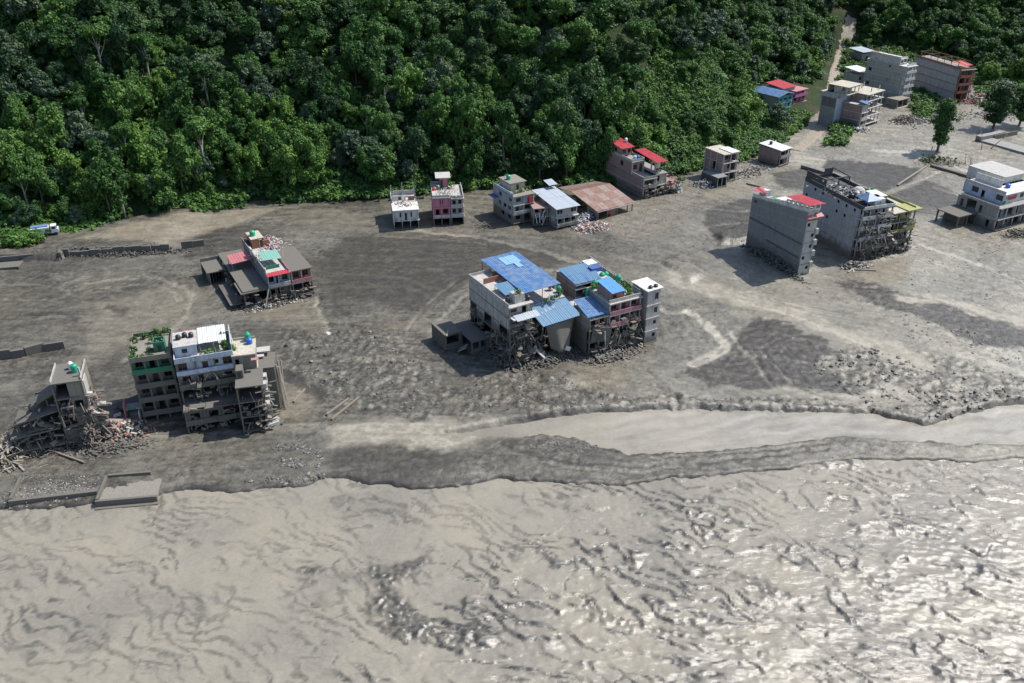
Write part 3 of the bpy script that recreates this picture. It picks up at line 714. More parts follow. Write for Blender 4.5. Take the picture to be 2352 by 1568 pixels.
SHEET = {'blue': sheet_material('blue_sheet', (0.055, 0.150, 0.34), 0.9, (0.19, 0.245, 0.32)), 'sky': sheet_material('light_blue_sheet', (0.09, 0.27, 0.55), 0.2), 'palebl': sheet_material('greyed_blue_sheet', (0.095, 0.205, 0.33), 0.5, (0.16, 0.22, 0.28)),
         'clear': sheet_material('clear_blue_sheet', (0.20, 0.38, 0.55), 0.3), 'red': sheet_material('red_sheet', (0.36, 0.03, 0.045), 0.3, (0.42, 0.12, 0.13)), 'pinkred': sheet_material('faded_red_sheet', (0.42, 0.14, 0.15), 0.4),
         'rust': sheet_material('rusty_sheet', (0.22, 0.125, 0.095), 0.6, (0.33, 0.25, 0.21)), 'rust2': sheet_material('grey_rusty_sheet', (0.30, 0.24, 0.21), 0.6, (0.19, 0.10, 0.075)), 'zinc': sheet_material('zinc_sheet', (0.36, 0.41, 0.46), 0.4),
         'white': sheet_material('white_sheet', (0.58, 0.59, 0.60), 0.3), 'green': sheet_material('green_sheet', (0.16, 0.36, 0.30), 0.5), 'orange': sheet_material('orange_sheet', (0.45, 0.14, 0.08), 0.4), 'deep': sheet_material('deep_blue_sheet', (0.04, 0.10, 0.30), 0.3)}

class MB:
    def __init__(s): s.v, s.f = [], []
    def box(s, x0, x1, y0, y1, z0, z1):
        b = len(s.v)
        s.v += [(x0, y0, z0), (x1, y0, z0), (x1, y1, z0), (x0, y1, z0), (x0, y0, z1), (x1, y0, z1), (x1, y1, z1), (x0, y1, z1)]
        s.f += [(b, b + 3, b + 2, b + 1), (b + 4, b + 5, b + 6, b + 7), (b, b + 1, b + 5, b + 4), (b + 1, b + 2, b + 6, b + 5), (b + 2, b + 3, b + 7, b + 6), (b + 3, b, b + 4, b + 7)]
        return s
    def bar(s, p, q, w, h=None):
        p, q = Vector(p), Vector(q); h = h or w; t = (q - p).normalized()
        u = t.cross(Vector((0, 0, 1))); u = u.normalized() if u.length > 1e-4 else Vector((1, 0, 0)); n = u.cross(t)
        b = len(s.v)
        for c in (p, q):
            for a, d in ((-1, -1), (1, -1), (1, 1), (-1, 1)): s.v.append(tuple(c + u * a * w / 2 + n * d * h / 2))
        s.f += [(b, b + 1, b + 2, b + 3), (b + 7, b + 6, b + 5, b + 4)] + [(b + k, b + 4 + k, b + 4 + (k + 1) % 4, b + (k + 1) % 4) for k in range(4)]
        return s
    def prism(s, pts, z0, z1):
        b = len(s.v); n = len(pts)
        s.v += [(x, y, z0) for x, y in pts] + [(x, y, z1) for x, y in pts]
        s.f += [tuple(range(b + n - 1, b - 1, -1)), tuple(range(b + n, b + 2 * n))] + [(b + k, b + (k + 1) % n, b + n + (k + 1) % n, b + n + k) for k in range(n)]
        return s
    def lathe(s, prof, cx, cy, n=14):
        b = len(s.v)
        for r, z in prof:
            for k in range(n): a = 2 * math.pi * k / n; s.v.append((cx + r * math.cos(a), cy + r * math.sin(a), z))
        for i in range(len(prof) - 1):
            for k in range(n): s.f.append((b + i * n + k, b + i * n + (k + 1) % n, b + (i + 1) * n + (k + 1) % n, b + (i + 1) * n + k))
        s.f.append(tuple(b + k for k in range(n))[::-1]); s.f.append(tuple(b + (len(prof) - 1) * n + k for k in range(n)))
        return s
    def build(s, name, m, parent=None):
        me = bpy.data.meshes.new(name); me.from_pydata(s.v, [], s.f); me.update()
        return link(name, me, parent, m)
br = random.Random(5)
class Bld:
    def __init__(s, name, label, x, y, yaw, z=None, cat='house', group=None):
        s.yaw = R(yaw); s.x, s.y = x, y; s.z = 0.0 if z is None else z
        s.root = empty(name, (x, y, s.z), s.yaw); tag(s.root, label, cat, group)
    def w(s, x, y, z=0.0):
        c, n = math.cos(s.yaw), math.sin(s.yaw); return (s.x + c * x - n * y, s.y + n * x + c * y, s.z + z)
    def loc(s, X, Y):
        c, n = math.cos(s.yaw), math.sin(s.yaw); dx, dy = X - s.x, Y - s.y; return (c * dx + n * dy, -n * dx + c * dy)
    def part(s, name, mb, m, parent=None): return mb.build(name, m, parent or s.root)
    def box(s, name, m, *b): return s.part(name, MB().box(*b), m)
    def slab(s, x0, x1, y0, y1, z, m, th=0.24, name='floor_slab'):
        return s.part(name, MB().box(x0, x1, y0, y1, z - th, z), m)
    def col(s, x, y, z0, z1, m, w=0.34, name='column', lean=0.0):
        mb = MB().bar((x, y, z0), (x + br.uniform(-lean, lean), y + br.uniform(-lean, lean), z1), w); return s.part(name, mb, m)
    def wall(s, side, a0, a1, off, z0, z1, pat, m, th=0.2, frame=FRAME, name='wall', glaze=0.75):
        """side F/K run along x at y=off, L/R run along y at x=off; pat: one letter per bay"""
        n = len(pat); bw = (a1 - a0) / n; H = z1 - z0; rects = []; wins = []
        for i, ch in enumerate(pat):
            b0, b1 = a0 + i * bw, a0 + (i + 1) * bw
            if ch == '.': rects.append((b0, b1, z0, z1)); continue
            if ch == 'X': continue
            if ch == 'p': rects.append((b0, b1, z0, z0 + 0.95)); continue
            if ch in 'WO': ww, lo, hi = min(bw * 0.6, 1.7), 0.32 * H, 0.80 * H
            elif ch in 'wo': ww, lo, hi = min(bw * 0.5, 0.9), 0.45 * H, 0.78 * H
            elif ch in 'BU': ww, lo, hi = bw * 0.82, 0.30 * H, 0.86 * H
            else: ww, lo, hi = min(bw * 0.55, 1.1), 0.0, 0.76 * H       # D door, G gap
            c = (b0 + b1) / 2; c0, c1 = c - ww / 2, c + ww / 2
            rects += [(b0, c0, z0, z1), (c1, b1, z0, z1), (c0, c1, z0 + hi, z1)]
            if lo > 0: rects.append((c0, c1, z0, z0 + lo))
            wins.append((ch, c0, c1, z0 + lo, z0 + hi))
        sgn = -1 if side in 'FL' else 1          # outward direction
        t0, t1 = (off, off + th) if sgn < 0 else (off - th, off)
        runs = []; last = None
        for r in sorted(rects):
            if r[1] - r[0] < 0.02: continue
            if last is None or r[0] > last + 0.01: runs.append([])
            runs[-1].append(r); last = max(last or r[1], r[1])
        for run in runs:
          mb = MB()
          for r0, r1, q0, q1 in run:
            if side in 'FK': mb.box(r0, r1, t0, t1, q0, q1)
            else: mb.box(t0, t1, r0, r1, q0, q1)
          s.part(name, mb, m)
        for ch, c0, c1, q0, q1 in wins:
            if ch in 'OoUG': continue
            o0 = off - sgn * 0.05; o1 = off - sgn * 0.13
            y0, y1 = min(o0, o1), max(o0, o1); f = 0.075; fr = MB()
            bars = [(c0, c0 + f, q0, q1), (c1 - f, c1, q0, q1), (c0 + f, c1 - f, q1 - f, q1)]
            if ch != 'D': bars.append((c0 + f, c1 - f, q0, q0 + f)); bars.append(((c0 + c1) / 2 - f / 2, (c0 + c1) / 2 + f / 2, q0 + f, q1 - f))
            for e0, e1, g0, g1 in bars:
                if side in 'FK': fr.box(e0, e1, y0, y1, g0, g1)
                else: fr.box(y0, y1, e0, e1, g0, g1)
            wo = s.part('door' if ch == 'D' else 'window', fr, frame)
            if br.random() < glaze:
                pb = MB(); ya, yb = (y0 + 0.02, y0 + 0.04)
                if side in 'FK': pb.box(c0 + f, c1 - f, ya, yb, q0 + f, q1 - f)
                else: pb.box(ya, yb, c0 + f, c1 - f, q0 + f, q1 - f)
                pb.build('door_leaf' if ch == 'D' else 'pane', HOLE if ch == 'D' else GLASS, wo)
    def rail(s, side, a0, a1, off, z, m, h=0.95, solid=True, th=0.12):
        mb = MB()
        if solid:
            if side in 'FK': mb.box(a0, a1, off, off + th, z, z + h)
            else: mb.box(off, off + th, a0, a1, z, z + h)
            return s.part('parapet', mb, m)
        n = max(2, int((a1 - a0) / 0.9))
        for k in range(n + 1):
            a = a0 + (a1 - a0) * k / n
            p = (a, off, z) if side in 'FK' else (off, a, z); mb.bar(p, (p[0], p[1], z + h), 0.07)
        for zz in (0.5, 1.0):
            p, q = ((a0, off, z + h * zz), (a1, off, z + h * zz)) if side in 'FK' else ((off, a0, z + h * zz), (off, a1, z + h * zz)); mb.bar(p, q, 0.07)
        return s.part('railing', mb, m)
    def block(s, x0, x1, y0, y1, zs, F='...', Rt='..', L='.', K='.', m=None, fm=None, sm=None, lm=None, recess=0.0, rails=None, railm=None, ov=0.25, ncol=3, roofm=None, frame=FRAME, colm=None, base=-1.6):
        """a storey stack. F/Rt/L/K: pattern per storey (list, bottom first) or one for all; base storey runs into the mud"""
        m = m or P_('concrete'); fm = fm or m; sm = sm or m; n = len(zs) - 1
        g = lambda v, i: v[min(i, len(v) - 1)] if isinstance(v, (list, tuple)) else v
        for i, z in enumerate(zs):
            top = i == n
            s.slab(x0 - ov * 0.2, x1 + ov * 0.5, y0 - ov, y1, z, (roofm or sm) if top else sm, name='roof_slab' if top else 'floor_slab')
        lv = [(base, zs[0] - 0.24)] * (zs[0] > 0.5) + [(zs[i], zs[i + 1] - 0.24) for i in range(n)]
        off = 1 if zs[0] > 0.5 else 0
        for k, (a, b) in enumerate(lv):
            i = max(0, k - off); ground = k < off
            fy = y0 + (0 if ground else g(recess, i))
            pf, pr, pl, pk = ('X' * len(g(F, i)) if ground and g(F, i) else g(F, i)), g(Rt, i), g(L, i), g(K, i)
            if pf: s.wall('F', x0 + 0.2, x1 - 0.2, fy, a, b, pf, g(fm, i), frame=frame)
            if pr: s.wall('R', fy, y1, x1, a, b, pr, g(m, i), frame=frame)
            if pl: s.wall('L', fy, y1, x0, a, b, pl, g(lm or m, i), frame=frame)
            if pk: s.wall('K', x0 + 0.2, x1 - 0.2, y1, a, b, pk, g(m, i), frame=frame)
            rl = g(rails, i) if rails else None
            if rl and not ground: s.rail('F', x0, x1, y0 - ov, a, g(railm or sm, i), solid=rl == 's')
            if ncol:
                for j in range(ncol):
                    xx = x0 + 0.17 + (x1 - x0 - 0.34) * j / (ncol - 1)
                    s.col(xx, y0 + 0.02, a, b, colm or sm, 0.30)
    def parapet(s, x0, x1, y0, y1, z, m, h=0.9, sides='FRLK', th=0.14):
        if 'F' in sides: s.rail('F', x0, x1, y0, z, m, h, th=th)
        if 'K' in sides: s.rail('K', x0, x1, y1 - th, z, m, h, th=th)
        if 'L' in sides: s.rail('L', y0 + th, y1 - th, x0, z, m, h, th=th)
        if 'R' in sides: s.rail('R', y0 + th, y1 - th, x1 - th, z, m, h, th=th)
    def sheets(s, c, n, mats, rib=0.045, pitch=0.55, courses=1, name='roof_sheet', th=0.02, gap=0.02):
        """corrugated sheeting over the quad c = (front-left, front-right, back-right, back-left), split into n strips"""
        a, b, d, e = [Vector(p) for p in c]
        for i in range(n):
            for q in range(courses):
                u0, u1 = i / n, (i + 1) / n - gap / n; v0, v1 = q / courses, (q + 1) / courses
                wl_ = (b - a).length / n; k = max(2, int(wl_ / pitch)) * 2
                V, F = [], []; jig = br.uniform(-0.02, 0.03)
                nrm = (b - a).cross(e - a).normalized()
                for side in (0, 1):
                    for r, v in enumerate((v0, v1)):
                        for t in range(k + 1):
                            u = u0 + (u1 - u0) * t / k
                            p = (a * (1 - u) + b * u) * (1 - v) + (e * (1 - u) + d * u) * v
                            V.append(tuple(p + nrm * ((rib if t % 2 else 0.0) + jig + (0.03 if q % 2 else 0) - side * th)))
                m1 = k + 1
                for t in range(k):
                    F.append((t, t + 1, m1 + t + 1, m1 + t)); F.append((2 * m1 + t + 1, 2 * m1 + t, 3 * m1 + t, 3 * m1 + t + 1))
                me = bpy.data.meshes.new(name); me.from_pydata(V, [], F); me.update()
                link(name, me, s.root, mats[(i * courses + q) % len(mats)] if isinstance(mats, (list, tuple)) else mats)
    def posts(s, pts, z0, z1, m=STEEL, w=0.12, name='post'):
        for x, y in pts: s.part(name, MB().bar((x, y, z0), (x, y, z1), w), m)
TANK = {}
def tank(B, x, y, z, colour, label, r=0.62, h=1.35, group='rooftop water tanks'):
    key = (colour, r, h)
    X, Y, Zz = B.w(x, y, z)
    if key not in TANK:
        rgb = {'green': (0.02, 0.30, 0.17), 'black': (0.02, 0.02, 0.022), 'white': (0.7, 0.7, 0.7), 'blue': (0.03, 0.12, 0.5), 'red': (0.6, 0.06, 0.08), 'steel': (0.45, 0.46, 0.47)}[colour]
        mt = M.setdefault(('tank', colour), flat(colour + '_tank_plastic', rgb, 0.4))
        prof = [(r * 0.96, 0)]
        for i in range(4): a = h * 0.78 * i / 4; prof += [(r, a + 0.04), (r, a + h * 0.13), (r * 0.95, a + h * 0.16), (r * 0.95, a + h * 0.18)]
        prof += [(r * 0.9, h * 0.82), (r * 0.6, h * 0.93), (r * 0.34, h * 0.96)]
        b = MB().lathe(prof, 0, 0); l = MB().lathe([(r * 0.36, h * 0.95), (r * 0.38, h * 1.0), (r * 0.2, h * 1.04)], 0, 0)
        me = []
        for nm, mb in (('body', b), ('lid', l)):
            q = bpy.data.meshes.new('tank_' + nm); q.from_pydata(mb.v, [], mb.f); q.update(); q.materials.append(mt); me.append(q)
        TANK[key] = me
    o = empty('water_tank', (X, Y, Zz), br.uniform(0, 6)); tag(o, label, 'water tank', group)
    link('body', TANK[key][0], o); link('lid', TANK[key][1], o); return o
def garden(B, name, label, spots, leaf=0.34, mk='mid'):
    """rooftop greenery in one mass; spots: (x, y, z, spread, height, count)"""
    rs = np.random.RandomState(len(name) + int(B.x * 7) % 97); cl = []
    for x, y, z, sp_, hh, n in spots:
        for _ in range(n): cl.append((x + rs.uniform(-sp_, sp_), y + rs.uniform(-0.5, 0.5) * min(sp_, 1.0), z + 0.2 + rs.rand() * hh, 0.28 + 0.3 * rs.rand()))
    o = link(name, leaf_cloud(name, cl, 22, leaf, LEAF[mk], rs, 0.6), B.root); o['kind'] = 'stuff'; return o
def heap(name, label, X, Y, rx, ry, n, size, mats, h=1.0, rz=0.0, seed=0, long=2.0, z=None, thin=1.0):
    """broken masonry and timber nobody could count"""
    q = random.Random(seed); parts = [MB() for _ in mats]; n = int(n * 1.7); size *= 0.62; c, sn = math.cos(rz), math.sin(rz)
    for _ in range(n):
        a, d = q.gauss(0, 0.45), q.gauss(0, 0.45); x = X + c * a * rx - sn * d * ry; y = Y + sn * a * rx + c * d * ry
        zz = (gz(x, y) if z is None else z) + max(0, h * (1 - a * a - d * d)) * q.random() - 0.05
        L = size * q.uniform(0.4, long); v = Vector((q.gauss(0, 1), q.gauss(0, 1), q.gauss(0, 0.45))).normalized() * L * 0.5
        parts[q.randrange(len(mats))].bar(Vector((x, y, zz)) - v, Vector((x, y, zz)) + v, size * thin * q.uniform(0.25, 0.7), size * thin * q.uniform(0.12, 0.4))
    V, F, mi = [], [], []
    for k, p in enumerate(parts):
        b = len(V); V += p.v; F += [tuple(i + b for i in f) for f in p.f]; mi += [k] * len(p.f)
    me = bpy.data.meshes.new(name); me.from_pydata(V, [], F); me.update()
    for m_ in mats: me.materials.append(m_)
    me.polygons.foreach_set('material_index', mi)
    o = link(name, me); tag(o, label, None, None, 'stuff'); return o
def beam(name, label, p, q, w, m, cat, h=None, group=None):
    """one loose timber, pole or concrete beam lying or leaning between two points"""
    p, q = Vector(p), Vector(q); o = MB().bar(p - p, q - p, w, h).build(name, m); o.location = p
    tag(o, label, cat, group); return o

def wreck(B, x0, x1, y0, y1, z0, z1, n, size, mats, seed):
    """torn floor edges, reinforcement, boards and mud plastered over a facade: one part nobody could count"""
    q = random.Random(seed); parts = [MB() for _ in mats]
    for _ in range(n):
        z = z0 + (z1 - z0) * q.random() ** 1.5; p = Vector((q.uniform(x0, x1), q.uniform(y0, y1), z)); k = q.random()
        if k < 0.45: v = Vector((q.gauss(0, .5), -abs(q.gauss(0, .3)), -1)).normalized() * size * q.uniform(0.8, 2.4); w, h = size * q.uniform(.08, .2), size * q.uniform(.06, .14)
        elif k < 0.8: v = Vector((1, q.gauss(0, .15), q.gauss(0, .25))).normalized() * size * q.uniform(0.6, 2.2); w, h = size * q.uniform(.3, .8), size * q.uniform(.1, .35)
        else: v = Vector((q.gauss(0, 1), -0.6, q.gauss(-.4, .5))).normalized() * size * q.uniform(0.5, 1.3); w, h = size * q.uniform(.6, 1.2), size * 0.08
        parts[q.randrange(len(mats))].bar(p, p + v, w, h)
    V, F, mi = [], [], []
    for k, p in enumerate(parts):
        b = len(V); V += p.v; F += [tuple(i + b for i in f) for f in p.f]; mi += [k] * len(p.f)
    me = bpy.data.meshes.new('wreckage'); me.from_pydata(V, [], F); me.update()
    for m_ in mats: me.materials.append(m_)
    me.polygons.foreach_set('material_index', mi); o = link('wreckage', me, B.root); o['kind'] = 'stuff'; return o

# ================================================================== the near left row
# green house with a planted roof
B = Bld('house', 'five-storey muddy house with green painted top floor and planted roof', -73.7, 143.9, 17)
mudw = P_('mud'); sl = P_('tan', 30.0); gm = P_('green', 10.4, soft=0.8)
zs = [1.3, 4.5, 7.7, 10.9, 13.8]
B.block(0, 7.6, 0, 10, zs, F=['ODO', 'WDW', 'WDW', 'WDW'], Rt='...', L='...', K='..', m=P_('concrete', 12.5), fm=[mudw, P_('tan', 9.0), P_('tan', 9.5), gm], sm=sl, recess=[1.4, 1.4, 1.3, 0.9], rails=['s', 's', 's', 's'], railm=[sl, sl, sl, gm], ncol=4, roofm=P_('tan'), ov=0.35, frame=FRAME)
B.parapet(0, 7.6, -0.3, 10, 13.8, P_('tan'), 0.8); B.box('planter', gm, 0.4, 7.2, -0.05, 0.5, 13.81, 14.3)
g2 = P_('green')
for a in ((4.5, 6.6, 2.2, 2.35), (4.5, 6.6, 4.3, 4.45)): B.box('stair_wall', g2, a[0], a[1], a[2], a[3], 13.8, 16.0)
for a in ((4.5, 4.65, 2.35, 4.3), (6.45, 6.6, 2.35, 4.3)): B.box('stair_wall', g2, a[0], a[1], a[2], a[3], 13.8, 16.0)
B.box('stair_slab', g2, 4.65, 6.45, 2.35, 4.3, 15.2, 15.35); B.box('door', HOLE, 5.2, 5.9, 2.15, 2.2, 13.82, 15.3)
garden(B, 'roof_garden', '', [(1.0, 0.2, 14.1, 0.8, 0.5, 8), (0.6, 4, 13.8, 0.5, 0.9, 9), (0.6, 7.5, 13.8, 0.6, 1.0, 9), (2.5, 9, 13.8, 1.5, 1.1, 14), (5.5, 9, 13.8, 1.6, 1.3, 16), (3.6, 3, 13.8, 0.5, 0.6, 7), (3.2, 0.2, 14.1, 1.2, 0.4, 8), (0.5, 2, 13.8, 0.4, 0.9, 6), (4, 6.5, 13.8, 0.6, 1.2, 7)])
for x, y, cl, lb in ((5.0, 3.0, 'black', 'black water tank in the open green stair box, towards the planted side'), (6.0, 3.4, 'black', 'black water tank in the open green stair box, towards the grey-blue house')): tank(B, x, y, 15.36, cl, lb, 0.42, 0.8)
# grey-blue house
B = Bld('house', 'tall muddy house with pale grey-blue top floor and white ribbed roof', -63.6, 139.9, 19)
gb = P_('greyblue', 8.0, soft=1.0); zs = [1.7, 4.9]
B.block(0, 10.8, 0, 3.2, zs, F=['OOX'], Rt='.', L='.', K=None, m=mudw, sm=sl, rails=['s', 's'], ncol=4, ov=0.3, roofm=P_('tan', 30))
B.block(0, 10.8, 3.2, 11.5, [4.95, 8.1, 11.1, 14.1], F=['XXX', 'WD.W', 'B.DwB'], Rt='....', L='...', K='..', m=P_('concrete', 11.5), fm=[mudw, P_('pale', 10.2), gb], sm=sl, recess=[1.6, 1.2, 0.4], rails=[None, 's', 's'], railm=[sl, sl, P_('greyblue', 11.2)], ncol=4, roofm=P_('pale'), base=1.75, ov=0.3)
B.block(0.05, 10.75, 3.25, 11.4, [1.75, 4.9], F='.ODO', Rt='...', L='...', K='..', m=mudw, sm=sl, ncol=0, ov=-0.1)
B.parapet(0, 10.8, 2.9, 11.5, 14.1, P_('greyblue'), 0.9); B.parapet(10.3, 10.8, 3.0, 11.4, 14.1, P_('greyblue'), 2.3, 'R')
B.box('stair_wall', P_('greyblue'), 0.3, 4.3, 5.0, 5.2, 14.1, 16.3); B.box('stair_wall', P_('greyblue'), 0.3, 0.5, 5.2, 10.8, 14.1, 16.3); B.box('stair_wall', P_('greyblue'), 4.1, 4.3, 5.2, 10.8, 14.1, 16.3)
B.slab(0.1, 4.6, 4.8, 11.0, 16.5, P_('pale'), 0.2, 'stair_roof'); B.box('window', GLASS, 1.6, 2.6, 4.96, 4.99, 14.9, 15.8)
B.sheets(((4.7, 5.6, 16.1), (10.0, 5.6, 16.1), (10.0, 11.2, 16.7), (4.7, 11.2, 16.7)), 6, [SHEET['white']], 0.07, 0.45)
B.posts([(4.9, 5.8), (9.8, 5.8), (9.8, 11), (7.4, 5.8)], 14.1, 16.1)
garden(B, 'roof_garden', '', [(6.5, 4.1, 14.1, 1.6, 0.9, 22), (9.4, 5.0, 14.1, 0.5, 1.9, 16), (9.6, 8, 14.1, 0.4, 2.2, 12)], mk='mid')
for x, y, cl, lb in ((1.2, 8.0, 'black', 'black water tank on the grey-blue stair roof, nearest the green house'), (2.4, 8.6, 'black', 'middle black water tank of three on the grey-blue stair roof'), (3.6, 8.2, 'black', 'black water tank on the grey-blue stair roof, nearest the white ribbed roof')): tank(B, x, y, 16.51, cl, lb, 0.5, 1.0)
for x, lb in ((3.0, 'small faded red ridge canopy behind the grey-blue stair roof'), (7.6, 'small faded red ridge canopy behind the white ribbed roof')):
    X, Y, Z_ = B.w(x, 12.6, 13.2); t = Bld('canopy', lb, X, Y, 19, 13.2, 'canopy')
    t.sheets(((-1.1, -1, 2.0), (1.1, -1, 2.0), (1.1, 0, 2.7), (-1.1, 0, 2.7)), 2, [SHEET['pinkred']]); t.sheets(((1.1, 1, 2.0), (-1.1, 1, 2.0), (-1.1, 0.05, 2.68), (1.1, 0.05, 2.68)), 2, [SHEET['pinkred']])
    t.posts([(-1, -.9), (1, -.9), (-1, .9), (1, .9)], -14.0, 2.0)
wreck(B, 0.2, 10.8, -0.4, 0.6, 0.2, 6.0, 60, 1.0, [mudw, P_('tan', 30), P_('concrete', 30), WOOD], 55); wreck(B, 0.2, 10.8, 2.4, 3.6, 6, 11.5, 50, 0.9, [mudw, P_('tan', 30), P_('concrete', 30), WOOD], 56)
# corner house with open bays, cream topped tower behind
B = Bld('house', 'mud-caked corner house with three stacked open bays and a cream-topped tower', -52.7, 139.9, 14)
mm = P_('tan', 9.0)
B.block(0, 4.9, 0, 6.3, [0.4, 3.7, 7.1, 10.5], F='X', Rt='oDo', L='...', K='..', m=mm, sm=sl, ncol=2, ov=0.35, roofm=P_('tan', 30))
for z in (1.3, 4.6, 7.9, 9.2): B.box('balcony', P_('pale', 3.0), 4.9, 5.7, 0.4, 1.9, z, z + 0.95); B.box('balcony', P_('pale', 3.0), 4.9, 5.7, 3.2, 4.8, z, z + 0.95)
B.box('roof_hut', P_('tan', 30), 0.2, 1.5, 3.0, 5.4, 10.5, 12.3); B.box('door', HOLE, 0.5, 1.1, 2.94, 2.98, 10.52, 12.0)
B.block(-0.4, 4.0, 6.4, 12.5, [10.5, 13.9], F='G..', Rt='w.', L='..', K='..', m=P_('tan', 11), sm=P_('cream'), ncol=0, ov=0.3, base=0, roofm=P_('cream')); B.box('back_wall', mudw, -0.4, 4.0, 6.4, 12.5, -1, 10.2)
B.parapet(-0.4, 4.0, 6.4, 12.5, 13.9, P_('cream'), 0.5, 'LK')
garden(B, 'roof_garden', '', [(0.1, 8.5, 13.9, 0.3, 1.0, 8)], mk='light'); B.box('pink_board', P_('pink'), 3.2, 4.6, 5.0, 5.9, 13.0, 13.12)
tank(B, 3.0, 10.5, 13.9, 'blue', 'blue water tank under a green-lidded one on the cream roof', 0.6, 1.3); tank(B, 2.7, 11.8, 13.9, 'green', 'green water tank standing behind the blue one on the cream roof', 0.6, 1.9)
wreck(B, 0, 5.6, -0.6, 0.3, 0.2, 10, 50, 1.0, [mudw, P_('tan', 30), P_('concrete', 30), WOOD], 57); wreck(B, 4.9, 6.0, 0, 6, 0.2, 9, 40, 0.9, [P_('pale', 6), mudw], 58)
# plain plastered house with the stack of poles
B = Bld('house', 'plain windowless house plastered in dark mud with a flat silt roof', -52.6, 146.9, 12)
B.block(0, 5.4, 0, 6.0, [0.3, 10.2], F='.o.', Rt='...', L='.', K='.', m=P_('mud', 30), sm=sl, ncol=0, ov=0.2, roofm=sl)
B.box('broken_slab', P_('pale'), 0.4, 3.4, 3.6, 5.6, 10.5, 10.75); B.box('broken_slab', P_('pale'), 1.2, 4.6, 4.6, 6.6, 11.1, 11.3)
for k in range(9):
    x, y, _ = B.w(5.65 + 0.12 * (k % 2), 0.3 + k * 0.55); x2, y2, _ = B.w(5.55 + br.uniform(0, .9), 0.4 + k * 0.5 + br.uniform(-.5, .5))
    beam('pole', 'mud-grey pole leaning upright against the plain mud-plastered house', (x + br.uniform(0.1, 1.0), y - 0.4, -0.3), (x2, y2, br.uniform(7.0, 10.3)), 0.22, DEADWOOD if k % 3 else WOOD, 'pole', group='poles stacked against the mud-plastered house')
# narrow tower with the pancaked wing
B = Bld('ruined_house', 'narrow ruined tower house with a silt roof and pancaked floors beside it', -84.9, 135.2, 17)
wm = P_('tan', 10)
B.block(0, 5.3, 0, 7.2, [0.6, 4.0, 7.4, 10.8, 14.2], F=['.O', 'X.', 'XO', 'X.'], Rt=['..', 'O.', '..', '..'], L=['XX', '.X', 'XX', 'O.'], K='..', m=wm, sm=sl, ncol=2, roofm=P_('tan', 30), ov=0.25)
B.parapet(0, 5.3, 0, 7.2, 14.2, P_('pale'), 0.5, 'LR'); B.col(5.2, 1.5, 9, 16.0, P_('pale'), 0.3, 'column', 0.3); B.box('broken_wall', P_('pale', 8), 5.3, 5.5, 0.5, 3.5, 8, 13.6)
for k, (x0, x1, y0, y1, z, t) in enumerate(((-9.0, -0.3, -1.0, 5, 1.3, 0.15), (-9.2, -0.4, -0.4, 6, 4.2, 0.5), (-8.2, -0.3, 0.6, 7, 7.0, 0.9), (-5.0, -0.3, 2.4, 7, 9.6, 1.2))):
    mb = MB(); mb.bar((x0, (y0 + y1) / 2, z - t), (x1, (y0 + y1) / 2, z + t), y1 - y0, 0.3); B.part('fallen_slab', mb, sl)
    for q in range(4): B.col(x0 + 0.8 + q * 2.0, y0 + 0.4, z - 2.9, z - 0.1, mudw, 0.28, 'column', 0.5)
    B.box('wall', mudw, x0 + 0.3, x1, y1 - 0.8, y1 - 0.6, max(-1, z - 3), z - 0.3)
for k in range(10): a = (br.uniform(-6, 0), br.uniform(1, 5), br.uniform(6, 8)); B.part('broken_beam', MB().bar(a, (a[0] + br.uniform(-2.5, 2.5), a[1] - br.uniform(0, 3), a[2] + br.uniform(-3, 3.5)), 0.26), P_('pale', 6) if k % 2 else mudw)
for k in range(7): a = (br.uniform(4.6, 6.2), br.uniform(-0.8, 1), br.uniform(3, 12)); B.part('hanging_beam', MB().bar(a, (a[0] + br.uniform(0.5, 3), a[1] - br.uniform(0, 1.5), a[2] - br.uniform(3, 6)), 0.22), P_('pale', 6))
wreck(B, -0.3, 6.2, -1.0, 0.4, 0.5, 11, 80, 1.1, [mudw, P_('tan', 30), P_('concrete', 30), WOOD], 59); wreck(B, -8, 0, -1, 1.5, 0.5, 7, 60, 1.1, [mudw, P_('tan', 30), P_('concrete', 30), WOOD], 60); wreck(B, 5.2, 7.2, -0.5, 4, 0.5, 11, 90, 1.3, [P_('rosebrick', 2), WOOD, P_('pale', 4), mudw], 61)
tank(B, 3.9, 3.4, 14.2, 'green', 'green water tank on the silt roof of the narrow ruined tower', 0.62, 1.7); tank(B, 3.1, 4.8, 14.2, 'white', 'white water tank behind the green one on the narrow tower', 0.5, 1.5)
# collapsed house between: pale slabs, brick, pink plaster
heap('rubble', 'heap of broken concrete and brick between the narrow tower and green house', -76.8, 139.6, 6.2, 5.0, 420, 1.0, [P_('pale', 0.5), P_('concrete', 1), P_('tan', 30), P_('orange'), mudw], 2.4, 0.2, 3)
heap('rubble', 'orange brick rubble sliding down beside the narrow tower', -79.2, 138.6, 1.6, 3.4, 260, 0.6, [P_('brick'), P_('orange'), P_('pale', 1), P_('tan', 30)], 4.5, 0.1, 4)
heap('rubble', 'tall brown mass of timber and torn floors hanging on the front of the narrow ruined tower', -80.2, 135.4, 2.2, 2.0, 200, 1.6, [WOOD, mudw, P_('tan', 30), P_('rosebrick', 3)], 5.0, 0.2, 43, thin=0.38)
heap('rubble', 'splintered timber and reinforcing bars piled over the pancaked floors', -92.0, 137.0, 7.5, 4.0, 110, 1.7, [WOOD, mudw, P_('tan', 30), DEADWOOD], 5.5, 0.1, 44, thin=0.38)
heap('rubble', 'dark broken shelves of silt and slab in front of the rubble heap', -76.5, 134.6, 7, 2.4, 220, 1.2, [mudw, P_('tan', 30)], 0.9, 0.25, 45)
